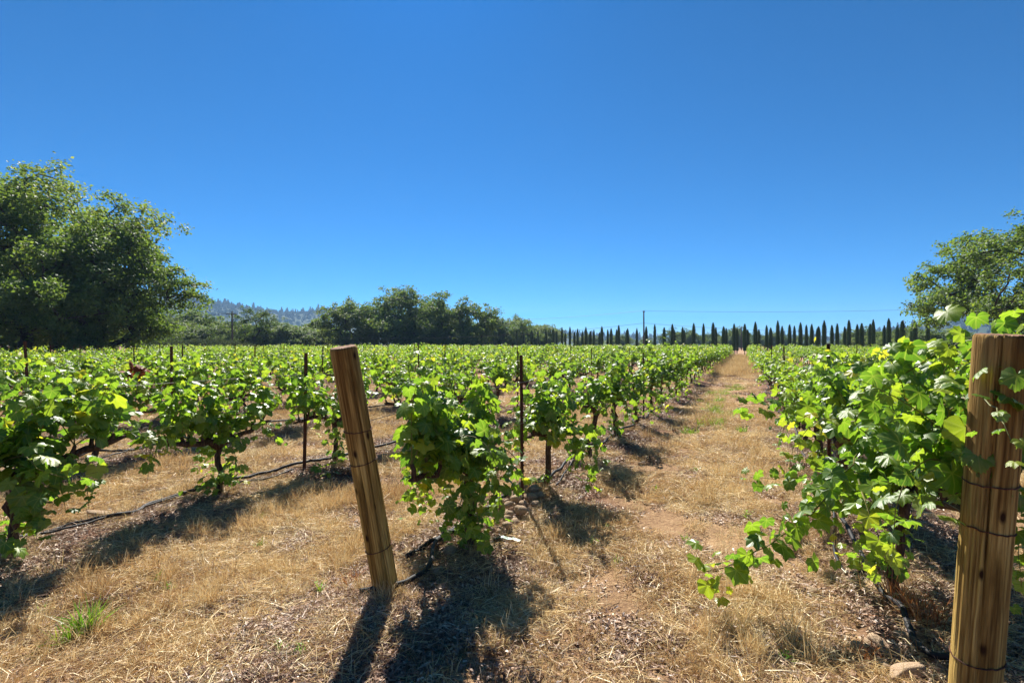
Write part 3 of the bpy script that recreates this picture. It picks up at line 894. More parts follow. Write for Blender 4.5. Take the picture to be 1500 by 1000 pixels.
# ------------------------------------------------------------------ grapevines
def leaf_outline(level, seed=0):
    """grape leaf, petiole at the origin, tip along +Y, unit width about 1"""
    r_ = random.Random(seed)
    half = [(0, .78), (7, .70), (12, .72), (18, .64), (23, .66), (31, .56), (38, .62), (43, .60), (50, .69), (56, .72), (62, .66), (69, .66),
            (77, .59), (86, .53), (94, .58), (102, .56), (110, .61), (120, .57), (130, .53), (140, .53), (152, .47), (164, .36), (174, .10)]
    if level == 1:
        half = [(0, .78), (14, .69), (31, .57), (54, .72), (70, .63), (86, .53), (110, .60), (140, .52), (170, .24)]
    if level == 2:
        half = [(0, .78), (31, .58), (55, .71), (112, .58), (160, .40)]
    pts = []
    for a, r in half:
        pts.append((math.radians(a), r))
    full = [(-a, r) for a, r in reversed(pts[1:])] + pts
    cup, fold = r_.uniform(.10, .34), r_.uniform(.02, .07)
    roll = r_.uniform(-.15, .15)
    vs_ = [(0, 0, 0)]
    for a, r in full:
        rr = r * r_.uniform(.94, 1.06)
        x, y = math.sin(a) * rr, math.cos(a) * rr
        wave = math.cos(a * 6.5)              # +1 on the veins, -1 between the lobes
        zz = -cup * rr * rr + fold * (-wave) * rr - .30 * abs(x) ** 2 * (1 if r_.random() > .4 else .3) + roll * x
        vs_.append((x, y, zz))
    n = len(full)
    if level > 0:
        return np.array(vs_), [(0, i + 1, i) for i in range(1, n)]
    out_ = np.array(vs_[1:])
    mid_ = out_ * np.array([.55, .55, 0])
    ra = np.hypot(mid_[:, 0], mid_[:, 1])
    wv_ = np.cos(np.arctan2(mid_[:, 0], mid_[:, 1]) * 6.5)
    mid_[:, 2] = -cup * ra ** 2 * .6 - fold * wv_ * ra * 1.2 + roll * mid_[:, 0]
    out_[:, 2] += np.array([r_.gauss(0, .025) for _ in range(n)])
    tw = r_.uniform(-.35, .35)                     # twist and rolled side
    allv = np.vstack([[[0, 0, 0]], mid_, out_])
    allv[:, 2] += tw * allv[:, 0] * allv[:, 1] - r_.uniform(0, .35) * np.clip(allv[:, 1] - .2, 0, None) ** 2
    fs = [(0, i + 1, i) for i in range(1, n)]
    for i in range(1, n):
        fs += [(i, i + 1, n + i + 1), (i, n + i + 1, n + i)]
    return allv, fs


LEAF_HI = [leaf_outline(0, s) for s in range(8)]
LEAF_MID = [leaf_outline(1, s + 10) for s in range(3)]
LEAF_LO = [leaf_outline(2, s + 20) for s in range(2)]


def leaf_mesh(name, d, mat):
    mb = MB(); mb.add(d[0], d[1], uv=True); return mb.mesh(name, mat, True)


LEAF_ME = [leaf_mesh('leaf', d, M_LEAF_OBJ) for d in LEAF_HI]


class Vine:
    """wood, canes and leaf list in the vine's own frame: x along the row, z up"""
    def __init__(self, seed, arm=(.75, .75), trunk_h=.70, vigor=1.0, skirt=0, sucker=0, density=1.0, leaf=.125, splay=.30, seg=7):
        self.rng = rng = np.random.default_rng(seed)
        self.wood, self.cane, self.cane_paths = MB(), MB(), []
        self.lp, self.lt, self.ln, self.ls, self.lv = [], [], [], [], []
        self.leaf = leaf
        # trunk
        bx, by = rng.normal(0, .03), rng.normal(0, .03)
        k = 9
        zz = np.linspace(-.06, trunk_h, k)
        wob = rng.normal(0, .018, (k, 2)); wob[0] = 0
        tr = np.stack([np.linspace(0, bx, k) + wob[:, 0], np.linspace(0, by, k) + wob[:, 1], zz], -1)
        tr_r = np.interp(np.linspace(0, 1, k), [0, .1, .5, .9, 1], [.050, .034, .028, .033, .038]) * rng.uniform(.9, 1.15)
        self.wood.tube(tr, tr_r, seg + 1, rough=.10, rng=rng)
        head = tr[-1]
        spurs = []
        for s, L in ((-1, arm[0]), (1, arm[1])):
            if L <= 0: continue
            n = 9
            t = np.linspace(0, 1, n)
            zc = head[2] - .03 + .12 * np.sin(t * math.pi * .5) + np.cumsum(rng.normal(0, .016, n))
            yc = head[1] + np.cumsum(rng.normal(0, .02, n))
            pa = np.stack([head[0] + s * t * L, yc, zc], -1); pa[0] = head - np.array([0, 0, .05])
            self.wood.tube(pa, np.interp(t, [0, .15, .9, 1], [.036, .028, .018, .010]) * rng.uniform(.9, 1.15), seg, rough=.13, rng=rng)
            for q in range(int(L / .115)):
                u = (q + .6) / (L / .115)
                j = min(int(u * (n - 1)), n - 2); f = u * (n - 1) - j
                p = pa[j] * (1 - f) + pa[j + 1] * f
                tip = p + np.array([s * rng.uniform(0, .05), rng.normal(0, .03), rng.uniform(.05, .11)])
                self.wood.tube([p, (p + tip) / 2 + rng.normal(0, .008, 3), tip], [.019, .016, .011], 5, rough=.1, rng=rng)
                spurs.append(tip)
        spurs.append(head + np.array([0, 0, .05]))
        for sp_ in spurs:
            for q in range(2 if rng.random() < .45 * density else 1):
                d = norm(np.array([rng.normal(0, .26), rng.normal(0, splay), 1.0]))
                self.shoot(sp_, d, rng.uniform(.50, .95) * vigor, droop=rng.uniform(.5, 1.5), dens=density)
        for q in range(skirt):                    # shoots hanging down round the trunk and arms
            a = spurs[int(rng.integers(0, len(spurs)))] if q % 2 else head
            d = norm(np.array([rng.normal(0, .3), rng.normal(0, .45), .3]))
            self.shoot(a, d, rng.uniform(.6, 1.0), droop=4.4, dens=density)
        for q in range(sucker):
            h = rng.uniform(.03, .45) * trunk_h
            d = norm(np.array([rng.normal(0, .6), rng.normal(0, .6), .7]))
            self.shoot(np.array([0, 0, h]), d, rng.uniform(.22, .42), droop=1.6, dens=density * 1.2, small=.75)

    def add_leaf(self, base, d, size, var, up=.85):
        rng = self.rng
        d = norm(d)
        pet = d * size * rng.uniform(.45, .8) + np.array([0, 0, rng.uniform(-.01, .03)])
        p = base + pet
        out = norm(np.array([d[0], d[1], 0]))
        tip = out * rng.uniform(.25, .95) + np.array([0, 0, rng.uniform(-1.0, .05)]) + rng.normal(0, .25, 3)
        nr = np.array([0, 0, up]) + out * rng.uniform(.2, .9) + rng.normal(0, .38, 3)
        self.lp.append(p); self.lt.append(tip); self.ln.append(nr); self.ls.append(size); self.lv.append(var)
        return p

    def shoot(self, p, d, length, droop=1.0, dens=1.0, small=1.0, wander=.16, path=None):
        rng = self.rng
        step = .055
        n = max(3, int(length / step))
        pts = [np.array(p, float)]
        d = np.array(d, float)
        phase = rng.uniform(0, 6.28)
        if path is not None:
            P = np.asarray(path, float)
            seg_ = np.linalg.norm(np.diff(P, axis=0), axis=1); cum = np.concatenate([[0], np.cumsum(seg_)])
            n = max(3, int(cum[-1] / step))
            s = np.linspace(0, cum[-1], n)
            pts = [np.array([np.interp(v, cum, P[:, k]) for k in range(3)]) + rng.normal(0, .006, 3) for v in s]
        for i in range(1, n):
            u = i / n
            if path is None:
                d = norm(d + rng.normal(0, wander, 3) * .5 + np.array([0, 0, -1]) * droop * u * .14)
                q = pts[-1] + d * step
                if q[2] < .05: q[2] = .05 + rng.uniform(0, .02)
                pts.append(q)
            else:
                d = norm(pts[i] - pts[i - 1])
            a = phase + i * 2.6
            ref = np.array([0, 0, 1.0]) if abs(d[2]) < .85 else np.array([1.0, 0, 0])
            e1 = norm(np.cross(d, ref)); e2 = np.cross(d, e1)
            od = e1 * math.cos(a) + e2 * math.sin(a) + np.array([0, 0, .15])
            size = self.leaf * small * (1.12 - (.62 if path is None else .30) * u ** 2) * rng.uniform(.72, 1.28)
            var = float(np.clip(rng.normal(.36 + .40 * u ** 2, .19), 0, 1))
            if rng.random() < .94:
                self.add_leaf(pts[i], od, size, var)
            for q in range(2):
                if rng.random() < .36 * dens * (1 - .5 * u):   # short lateral
                    lo = norm(od * -1 + rng.normal(0, .7, 3))
                    self.add_leaf(pts[i] + lo * rng.uniform(.03, .12), lo, size * rng.uniform(.5, .9), float(np.clip(var + rng.normal(.06, .14), 0, 1)))
        self.cane_paths.append(pts)
        self.cane.tube(pts, np.linspace(.0046, .0014, len(pts)), 5, cap=False)
        return pts

    def arrays(self):
        return (np.array(self.lp), frames(np.array(self.lt), np.array(self.ln)) * np.array(self.ls)[:, None, None],
                np.array(self.lv))

    def foliage(self, sets, keep=None):
        mb = MB()
        p, M, v = self.arrays()
        idx = np.arange(len(p)) if keep is None else keep
        who = self.rng.integers(0, len(sets), len(p))
        for k, (lv, lf) in enumerate(sets):
            s = idx[who[idx] == k]
            mb.stamp(lv, lf, M[s], p[s], v[s], uv=True)
        return mb


def row_x(k):
    """row 0 belongs to the leaning post; positive k lies on the other side of the path"""
    return ROWX0 + ROWSP * k - (0.20 if k == 1 else 0.0)


VSP = 1.53
ROW_PHASE = {0: 3.24, -1: 1.80, -2: 2.18, 1: 3.70}


def row_phase(k):
    if k in ROW_PHASE: return ROW_PHASE[k]
    return 1.6 + ((k * 0.61803) % 1.0) * VSP


FIELD = [(-70, -2), (-36, 33), (-30, 35), (-27, 37), (-52, 71), (-44, 74), (-34, 79), (-28, 84), (-20, 88), (-9, 100), (-3, 107), (43, 62), (36, 48), (34, 38), (44, 32), (60, -2)]
slots = []
for k in range(-40, 16):
    X = row_x(k)
    t = row_phase(k)
    i = 0
    while t < 150:
        x, y = row_pt(X, t)
        if y > 0.9 and in_poly(x, y, FIELD):
            px = 750 + x / y * F
            if -330 < px < 1830 or (y < 5 and -700 < px < 2200):
                slots.append((y, x, k, i, t))
        t += VSP; i += 1
slots.sort()
vr = np.random.default_rng(404)

# six shared vines for the field and a coarser six for the far rows
FIELD_V = []
for s in range(7):
    v = Vine(900 + s, arm=(vr.uniform(.46, .66), vr.uniform(.46, .66)), trunk_h=vr.uniform(.50, .62), vigor=vr.uniform(.72, .94), skirt=int(vr.integers(0, 4)),
             sucker=int(vr.integers(0, 3)), density=1.35, leaf=.088, splay=.25)
    FIELD_V.append((v.wood.mesh('vine_trunk', M_BARK, True), v.cane.mesh('vine_canes', M_CANE), v.foliage(LEAF_MID).mesh('vine_foliage', M_LEAF)))
SLIM_V = []
for s in range(5):
    v = Vine(1200 + s, arm=(vr.uniform(.24, .38), vr.uniform(.26, .40)), trunk_h=vr.uniform(.52, .62), vigor=vr.uniform(.84, 1.02), skirt=int(vr.integers(3, 7)),
             sucker=int(vr.integers(1, 5)), density=1.3, leaf=.088, splay=.20)
    SLIM_V.append((v.wood.mesh('vine_trunk', M_BARK, True), v.cane.mesh('vine_canes', M_CANE), v.foliage(LEAF_MID).mesh('vine_foliage', M_LEAF)))
FAR_V = []
for s in range(6):
    v = Vine(950 + s, arm=(.66, .66), trunk_h=vr.uniform(.52, .64), vigor=vr.uniform(.70, .90), skirt=3, sucker=1, density=1.2, leaf=.105, seg=5)
    mb = v.foliage(LEAF_LO)
    nb = MB()
    nb.v, nb.f, nb.a, nb.n, nb.mi, nb.uv, nb.has_uv = list(mb.v), list(mb.f), list(mb.a), mb.n, list(mb.mi), list(mb.uv), True
    wv_ = np.concatenate(v.wood.v)
    nb.add(wv_, v.wood.f, .5, 1)
    FAR_V.append(nb.mesh('far_vine', [M_LEAF, M_BARK]))


def row_words(k):
    if k == 0: return 'the row of the leaning post'
    if k == 1: return 'the row of the split-faced post'
    if k < 0:
        return 'the %s row beyond the leaning post' % (ORD[-k - 1] if -k <= 20 else 'far')
    return 'the %s row beyond the split-faced post' % ORD[k - 2]


def vine_label(k, i, t):
    if k in (0, 1) and i < 20:
        return '%s grapevine along %s' % (ORD[i], row_words(k))
    if k in (-1, -2) and i < 20:
        return '%s grapevine along %s' % (ORD[i], row_words(k))
    return 'leafy grapevine growing in %s' % row_words(k)


def near_vine(k, i, t, x, y, label, shoots=(), n_leaf=260, **kw):
    """a vine close enough to tell its leaves apart: each large leaf its own part"""
    v = Vine(**kw)
    z0 = gzf(x, y)
    rz = math.atan2(RC, RS)
    e = empty('grapevine', (x, y, z0), rz)
    tag(e, label, 'grapevine', 'grapevines of the vineyard')
    inv = Matrix.Translation((x, y, z0)) @ Matrix.Rotation(rz, 4, 'Z')
    inv = inv.inverted()
    for path, small, *dn in shoots:
        v.shoot(None if path is None else inv @ path[0], (0, 0, 1), 1, dens=dn[0] if dn else 1.6, small=small, path=[tuple(inv @ p) for p in path])
    v.wood.build('trunk', M_BARK, e, True)
    for cp in v.cane_paths:
        cb = MB(); cb.tube(cp, np.linspace(.0046, .0014, len(cp)), 5, cap=False); cb.build('cane', M_CANE, e)
    p, M, lv = v.arrays()
    cl = np.array(inv @ Vector((0, 0, CAMH)))
    dist = np.linalg.norm(p - cl, axis=1) - .9 * np.abs(np.linalg.det(M)) ** (1 / 3.)
    order = np.argsort(dist)
    solo, rest = order[:n_leaf], order[n_leaf:]
    rr = random.Random(kw['seed'])
    for q in solo:
        o = bpy.data.objects.new('leaf', LEAF_ME[rr.randrange(len(LEAF_ME))])
        m4 = Matrix(M[q].tolist()).to_4x4(); m4.translation = p[q]
        o.parent = e
        o.matrix_local = m4
        COL.objects.link(o)
    fo_ = v.foliage(LEAF_MID, rest).build('foliage', M_LEAF, e)
    fo_['kind'] = 'stuff'
    return e


D = dpix
NEAR = {
    (0, 0): dict(label='leafy grapevine just behind the leaning post, foliage down to the ground', kw=dict(seed=1, arm=(.70, .30), trunk_h=0.60, vigor=0.82, skirt=17, sucker=14, density=1.69, leaf=0.095),
                 shoots=[([D(610, 640, 3.6), D(603, 580, 3.5), D(598, 540, 3.45), D(606, 510, 3.42)], .55), ([D(640, 640, 3.5), D(636, 580, 3.4), D(640, 545, 3.35)], .7),
                         ([D(690, 700, 3.6), D(672, 740, 3.55), D(668, 790, 3.5)], .9), ([D(690, 690, 3.6), D(700, 740, 3.5), D(706, 800, 3.5)], .9)]),
    (0, 1): dict(label='grapevine with a bare lower trunk beside the stone heap and steel stake', kw=dict(seed=2, splay=.18, arm=(.28, .34), trunk_h=0.56, vigor=0.86, skirt=9, sucker=1, density=1.43, leaf=0.092), shoots=[]),
    (0, 2): dict(label='third grapevine behind the leaning post, tuft of leaves at its trunk base', kw=dict(seed=3, splay=.18, arm=(.30, .34), trunk_h=0.59, vigor=0.66, skirt=5, sucker=5, density=1.30, leaf=0.089), shoots=[]),
    (0, 3): dict(label='fourth grapevine behind the leaning post, leaves reaching the soil', kw=dict(seed=4, splay=.2, arm=(.34, .38), trunk_h=0.58, vigor=0.76, skirt=6, sucker=4, density=1.43, leaf=0.092), shoots=[]),
    (-1, 0): dict(label='big sprawling grapevine in the row next to the leaning post, shoots trailing over dirt', kw=dict(seed=5, splay=.30, arm=(.70, .62), trunk_h=0.60, vigor=0.92, skirt=8, sucker=5, density=1.6, leaf=0.105),
                  shoots=[([D(30, 660, 3.3), D(62, 690, 3.25), D(100, 700, 3.3), D(142, 692, 3.35)], .95), ([D(20, 680, 3.3), D(45, 740, 3.25), D(56, 790, 3.3)], .9),
                          ([D(10, 720, 3.3), D(22, 780, 3.25), D(12, 815, 3.3)], .9)]),
    (-1, 1): dict(label='grapevine with a dark forked trunk and leafy sucker, by the double drip hose', kw=dict(seed=6, splay=.28, arm=(.58, .56), trunk_h=0.52, vigor=0.84, skirt=5, sucker=4, density=1.7, leaf=0.099), shoots=[]),
    (-1, 2): dict(label='grapevine just past the rusty stake in the row next to the leaning post', kw=dict(seed=7, splay=.24, arm=(.6, .65), trunk_h=0.56, vigor=0.80, skirt=2, sucker=1, density=1.49, leaf=0.096),
                  shoots=[([D(500, 620, 6.0), D(498, 650, 5.8), D(490, 680, 5.7), D(470, 692, 5.6)], .9)]),
    (-2, 1): dict(label='grapevine with long bare cordon arms in the second row beyond the leaning post', kw=dict(seed=8, splay=.24, arm=(.78, .78), trunk_h=0.54, vigor=0.80, skirt=0, sucker=0, density=1.30, leaf=0.096), shoots=[]),
    (-2, 2): dict(label='grapevine with curling bare spurs above the hose in the second row over', kw=dict(seed=9, splay=.24, arm=(.75, .75), trunk_h=0.54, vigor=0.80, skirt=0, sucker=0, density=1.37, leaf=0.096), shoots=[]),
    (1, 0): dict(label='largest leafy grapevine beside the split-faced post, one shoot trailing onto the path', kw=dict(seed=10, arm=(1.2, .85), trunk_h=0.66, vigor=0.9, skirt=12, sucker=4, density=2.1, leaf=0.092),
                 shoots=[([D(1262, 650, 3.1), D(1240, 690, 3.0), D(1212, 725, 2.95), D(1185, 752, 2.9), D(1150, 782, 2.85), D(1105, 812, 2.85), D(1060, 833, 2.85), D(1020, 838, 2.85)], 1.05),
                         ([D(1235, 705, 3.0), D(1205, 735, 2.95), D(1165, 770, 2.88), D(1120, 800, 2.82), D(1075, 826, 2.82), D(1035, 836, 2.83)], .95),
                         ([D(1240, 620, 2.9), D(1290, 585, 2.6), D(1330, 545, 2.45), D(1372, 515, 2.3), D(1408, 500, 2.2), D(1440, 492, 2.1)], 1.05),
                         ([D(1380, 640, 2.2), D(1400, 590, 2.05), D(1430, 575, 1.9), D(1452, 590, 1.78), D(1472, 612, 1.66), D(1482, 645, 1.60)], .5, .5),
                         ([D(1400, 660, 2.2), D(1380, 560, 2.2), D(1395, 515, 2.2), D(1390, 498, 2.2)], .9),
                         ([D(1330, 640, 2.6), D(1320, 560, 2.5), D(1300, 520, 2.45)], 1.0),
                         ([D(1260, 700, 2.8), D(1270, 740, 2.6), D(1290, 800, 2.5), D(1300, 830, 2.5)], 1.0),
                         ([D(1500, 540, 2.2), D(1490, 500, 2.1), D(1480, 480, 2.1), D(1500, 470, 2.1)], 1.0),
                         ([D(1520, 560, 2.3), D(1500, 640, 2.2), D(1492, 760, 2.1), D(1495, 860, 2.1)], 1.05)]),
    (1, 1): dict(label='second grapevine along the split-faced post row, leaning over the path', kw=dict(seed=11, arm=(.8, .8), trunk_h=0.61, vigor=0.82, skirt=6, sucker=3, density=1.69, leaf=0.095),
                 shoots=[([D(1200, 600, 4.3), D(1160, 588, 4.2), D(1120, 588, 4.15), D(1080, 592, 4.1)], 1.1), ([D(1215, 690, 4.3), D(1180, 700, 4.2), D(1140, 700, 4.15), D(1105, 702, 4.1)], 1.0)]),
    (1, 2): dict(label='third grapevine along the split-faced post row', kw=dict(seed=12, arm=(.8, .8), trunk_h=0.59, vigor=0.8, skirt=5, sucker=2, density=1.56, leaf=0.092), shoots=[]),
}
N_LEAF = {(0, 0): 300, (1, 0): 300, (-1, 0): 300, (1, 1): 280, (0, 1): 260, (-1, 1): 260}

count = 0
far_slots = []
for (y, x, k, i, t) in slots:
    px = 750 + x / y * F
    if (k, i) in NEAR:
        c = NEAR[(k, i)]
        near_vine(k, i, t, x, y, c['label'], c['shoots'], N_LEAF.get((k, i), 160), **c['kw'])
        count += 1
    elif count < 300 and -90 < px < 1590:
        e = empty('grapevine', (x, y, gzf(x, y) - .01), math.atan2(RC, RS) + (math.pi if vr.random() < .5 else 0) + vr.normal(0, .06))
        s = vr.uniform(.92, 1.08)
        e.scale = (s * vr.uniform(.95, 1.05), s, s * vr.uniform(.94, 1.06))
        tag(e, vine_label(k, i, t), 'grapevine', 'grapevines of the vineyard')
        m = SLIM_V[int(vr.integers(0, len(SLIM_V)))] if k == 0 and y < 22 else FIELD_V[int(vr.integers(0, len(FIELD_V)))]
        link(bpy.data.objects.new('trunk', m[0]), e)
        if y < 16:
            link(bpy.data.objects.new('canes', m[1]), e)['kind'] = 'stuff'
        link(bpy.data.objects.new('foliage', m[2]), e)['kind'] = 'stuff'
        count += 1
    else:
        far_slots.append((x, y))
fs_ = np.array(far_slots)
nF = len(fs_)
fv = gn_scatter('far_grapevines', np.stack([fs_[:, 0], fs_[:, 1], gz(fs_[:, 0], fs_[:, 1])], -1),
                np.stack([np.zeros(nF), np.zeros(nF), math.atan2(RC, RS) + math.pi * vr.integers(0, 2, nF) + vr.normal(0, .08, nF)], -1),
                vr.uniform(.9, 1.12, nF), vr.integers(0, len(FAR_V), nF), FAR_V)
tag(fv, 'green mass of far vine rows running towards the cypresses', 'vineyard', kind='stuff')
print('vines', count, 'far', nF)

# one withered red-brown leaf bunch on the second row
e = empty('withered_shoot', tuple(D(200, 545, 5.4))); tag(e, 'withered red-brown leaf bunch on top of the vines', 'dead leaves')
rr = random.Random(4)
DRY_ME = leaf_mesh('dry_leaf', LEAF_HI[2], M_DRYLEAF)
for q in range(6):
    o = link(bpy.data.objects.new('leaf', DRY_ME), e)
    o.location = (rr.uniform(-.09, .09), rr.uniform(-.05, .05), rr.uniform(-.05, .06)); o.rotation_euler = (rr.uniform(.3, 1.6), rr.uniform(-.6, .6), rr.uniform(0, 6))
    o.scale = (.11,) * 3
mb = MB(); mb.tube([(0, 0, -.25), (.01, 0, -.1), (0, 0, .05)], [.005, .004, .002], 4); mb.build('cane', M_BARK, e)

# ------------------------------------------------------------------ posts, stakes, wires
def wood_post(name_label, base, top, r0, r1, bands, seed, crack):
    rng = np.random.default_rng(seed)
    axis = Vector(top) - Vector(base)
    L = axis.length
    e = empty('end_post', base)
    e.rotation_mode = 'QUATERNION'
    q0 = Vector((0, 0, 1)).rotation_difference(axis)
    e.rotation_quaternion = q0
    tag(e, name_label, 'wooden post', 'wooden end posts')
    seg, nz = 104, 60
    ang = np.arange(seg) * 2 * math.pi / seg
    zz = np.concatenate([[-.25], np.linspace(-.02, L - .012, nz), [L - .004, L]])
    V, fs = [], []
    ph = rng.uniform(0, 6.28, 4)
    extra = [(crack + rng.uniform(-1.4, 1.4), z_, z_ + rng.uniform(.3, .8), rng.uniform(.006, .014)) for z_ in rng.uniform(-.1, L - .3, 14)]
    for i, z in enumerate(zz):
        r = r0 + (r1 - r0) * max(z, 0) / L
        if i == len(zz) - 2: r -= .002
        if i == len(zz) - 1: r -= .007
        lob = 1 + .018 * np.sin(2 * ang + ph[0] + z * .6) + .012 * np.sin(3 * ang + ph[1] - z) + .006 * np.sin(7 * ang + ph[2] + 2 * z)
        c0 = crack + .10 * math.sin(z * 2.3 + ph[3])
        da = (ang - c0 + math.pi) % (2 * math.pi) - math.pi
        cr = np.exp(-(da / .042) ** 2) * .020 * np.clip(math.sin(z / L * 3.0 + .35) * 1.3, .0, 1)
        for c1, z_a, z_b, dp in extra:
            w_ = max(0.0, min(1.0, (z - z_a) / .12, (z_b - z) / .12))
            d1 = (ang - c1 - .05 * math.sin(z * 3.1 + c1) + math.pi) % (2 * math.pi) - math.pi
            cr = cr + np.exp(-(d1 / .036) ** 2) * dp * w_
        rr_ = r * lob - cr
        for a, q in zip(ang, rr_):
            V.append((math.cos(a) * q, math.sin(a) * q, z + (rng.normal(0, .0012) if i >= len(zz) - 2 else 0)))
    n = len(zz)
    for i in range(n - 1):
        for j in range(seg):
            fs.append((i * seg + j, i * seg + (j + 1) % seg, (i + 1) * seg + (j + 1) % seg, (i + 1) * seg + j))
    mb = MB(); mb.add(V, fs, .5, 0)
    top_ring = [V[(n - 1) * seg + j] for j in range(seg)]
    mb.add(top_ring + [(0, 0, L + .001)], [(j, (j + 1) % seg, seg) for j in range(seg)], .5, 1)
    mb.build('post_shaft', [M_WOOD, M_ENDGRAIN], e, True)
    for bz, tilt in bands:
        r = r0 + (r1 - r0) * bz / L
        P = []
        for k in range(33):
            a = k * 2 * math.pi / 32
            P.append((math.cos(a) * r * 1.03, math.sin(a) * r * 1.03, bz + tilt * math.cos(a) + rng.normal(0, .0015)))
        mb = MB(); mb.tube(P, .0028, 5, cap=False); mb.build('wire_band', M_RUST, e)
    return e


gx0, gy0 = gpix(566, 880)
LP_base = Vector((gx0, gy0, gzf(gx0, gy0)))
LP_top = D(503, 508, gy0 - .20)
print('left post', LP_base, LP_top, (LP_top - LP_base).length)
wood_post('leaning round wooden end post with pale cut top and wire bands', LP_base, LP_top, .074, .074, [(.28, .008), (.80, .006), (.985, -.006)], 1, -1.05)
rpz = 1.95
RP_base = D(1423, 505 + CAMH * F / rpz, rpz); RP_base.z = gzf(RP_base.x, RP_base.y)
RP_top = D(1467, 490, rpz - .12)
wood_post('thick wooden end post with a long vertical split in its face', RP_base, RP_top, .076, .075, [(.30, .01), (.80, -.006), (.97, .004)], 2, -2.36)


def stake_mesh(h, seed):
    """rusty studded tee-section steel stake"""
    rng = np.random.default_rng(seed)
    mb = MB()
    prof = [(-.019, -.003), (.019, -.003), (.019, .003), (.004, .003), (.004, .024), (-.004, .024), (-.004, .003), (-.019, .003)]
    n = len(prof)
    V, fs = [], []
    zz = [-.12, .0, h * .33, h * .66, h - .01, h]
    for i, z in enumerate(zz):
        for x, y in prof:
            V.append((x + .004 * math.sin(z * 2 + seed), y + .003 * math.cos(z * 2.4), z))
    for i in range(len(zz) - 1):
        for j in range(n):
            fs.append((i * n + j, i * n + (j + 1) % n, (i + 1) * n + (j + 1) % n, (i + 1) * n + j))
    k = (len(zz) - 1) * n
    fs += [(k + 0, k + 1, k + 2, k + 7), (k + 3, k + 4, k + 5, k + 6)]
    mb.add(V, fs)
    z = .25
    while z < h - .05:
        box(mb, -.006, .006, -.010, -.0028, z, z + .018)
        z += .055
    return mb.mesh('steel_stake', M_RUST)


STAKES = [stake_mesh(1.40, s) for s in range(3)]
srng = np.random.default_rng(9)
stake_pts = {}
nst = 0
for k in range(-24, 5):
    X = row_x(k) - .02
    t0 = {0: 4.25, -1: 4.38, -2: 4.62}.get(k, 4.3 + float(srng.normal(0, .15)))
    if k == 1: t0 = 6.0
    for i in range(12):
        t = t0 + 6.12 * i
        x, y = row_pt(X, t)
        if not in_poly(x, y, FIELD) or y > 52: continue
        px = 750 + x / y * F
        if px < -20 or px > 1520: continue
        if k > 1 and y > 20: continue
        h = 1.40 * srng.uniform(.97, 1.04)
        o = link(bpy.data.objects.new('steel_stake', STAKES[i % 3]))
        o.location = (x, y, gzf(x, y)); o.scale = (1, 1, h / 1.40 * (.97 if k in (0, -1) else 1.03))
        o.rotation_euler = (srng.normal(0, .015), srng.normal(0, .015), math.atan2(RC, RS) + srng.normal(0, .3))
        if k == 0 and i == 0: lab = 'rusty steel stake standing in the stone heap'
        elif k == -1 and i == 0: lab = 'rusty steel stake casting a shadow beside the double drip hose'
        elif k in (0, -1, -2, 1): lab = '%s rusty steel stake along %s' % (ORD[i], row_words(k))
        else: lab = 'dark stake top poking out of %s' % row_words(k)
        tag(o, lab, 'stake', 'steel stakes along the vine rows')
        stake_pts.setdefault(k, []).append((x, y))
        nst += 1
print('stakes', nst)

# trellis wires of the nearest rows
for k, start in ((0, LP_base.lerp(LP_top, .56)), (1, RP_base.lerp(RP_top, .53)), (-1, None)):
    for hgt, nm in ((.76, 'lower'), (1.12, 'upper')):
        if hgt > 1 and k == 1: continue
        X = row_x(k)
        a = row_pt(X, 1.0 if start is None else (2.45 if k == 0 else 2.2))
        P = []
        if start is not None:
            sp_ = start if nm == 'lower' else LP_base.lerp(LP_top, .70)
            P.append(tuple(sp_ + Vector((RS, RC, 0)) * .074))
        t = 3.2 if start is not None else .9
        while t < 34:
            x, y = row_pt(X, t); P.append((x, y, hgt + gzf(x, y) + .01 * math.sin(t * 2)))
            t += 1.5
        mb = MB(); mb.tube(P, .0022, 4, cap=False)
        tag(mb.build('trellis_wire', M_WIRE), '%s thin steel trellis wire strung along %s' % (nm, row_words(k)), 'wire')

# short wooden marker sticks seen under the second row
for (px, py, h) in ((246, 658, .42), (263, 655, .12)):
    x, y = gpix(px, py)
    mb = MB(); mb.tube([(0, 0, -.05), (.006, 0, h * .5), (0, .004, h)], [.022, .02, .018], 7)
    o = mb.build('grape_stick', M_BARK, None, True); o.location = (x, y, gzf(x, y))
    tag(o, 'short upright brown stick beside the hose, reaching the bare cordon' if h > .3 else 'tiny brown stump beside the hose and the upright stick', 'stick')

# ------------------------------------------------------------------ drip hoses
def hose(px_pts, label, r=.016, lift=.046, ext=None):
    P = []
    for q in px_pts:
        x, y = gpix(q[0], q[1])
        P.append((x, y, q[2] if len(q) > 2 else 0.0))
    P = np.array(P)
    # catmull-rom through the points
    out = []
    E = np.vstack([2 * P[0] - P[1], P, 2 * P[-1] - P[-2]])
    for i in range(1, len(E) - 2):
        for s in np.linspace(0, 1, 10, endpoint=False):
            a, b, c, d = E[i - 1], E[i], E[i + 1], E[i + 2]
            out.append(.5 * ((2 * b) + (-a + c) * s + (2 * a - 5 * b + 4 * c - d) * s ** 2 + (-a + 3 * b - 3 * c + d) * s ** 3))
    out.append(P[-1])
    out = np.array(out)
    out[:, 2] = gz(out[:, 0], out[:, 1]) + lift + np.clip(out[:, 2], 0, None)
    mb = MB(); mb.tube(out, r, 8)
    return tag(mb.build('drip_hose', M_HOSE, None, True), label, 'hose')


def row_px(k, t):                                   # pixel of a ground point along a row
    x, y = row_pt(row_x(k), t)
    return (750 + x / y * F, HOR + F * CAMH / y)


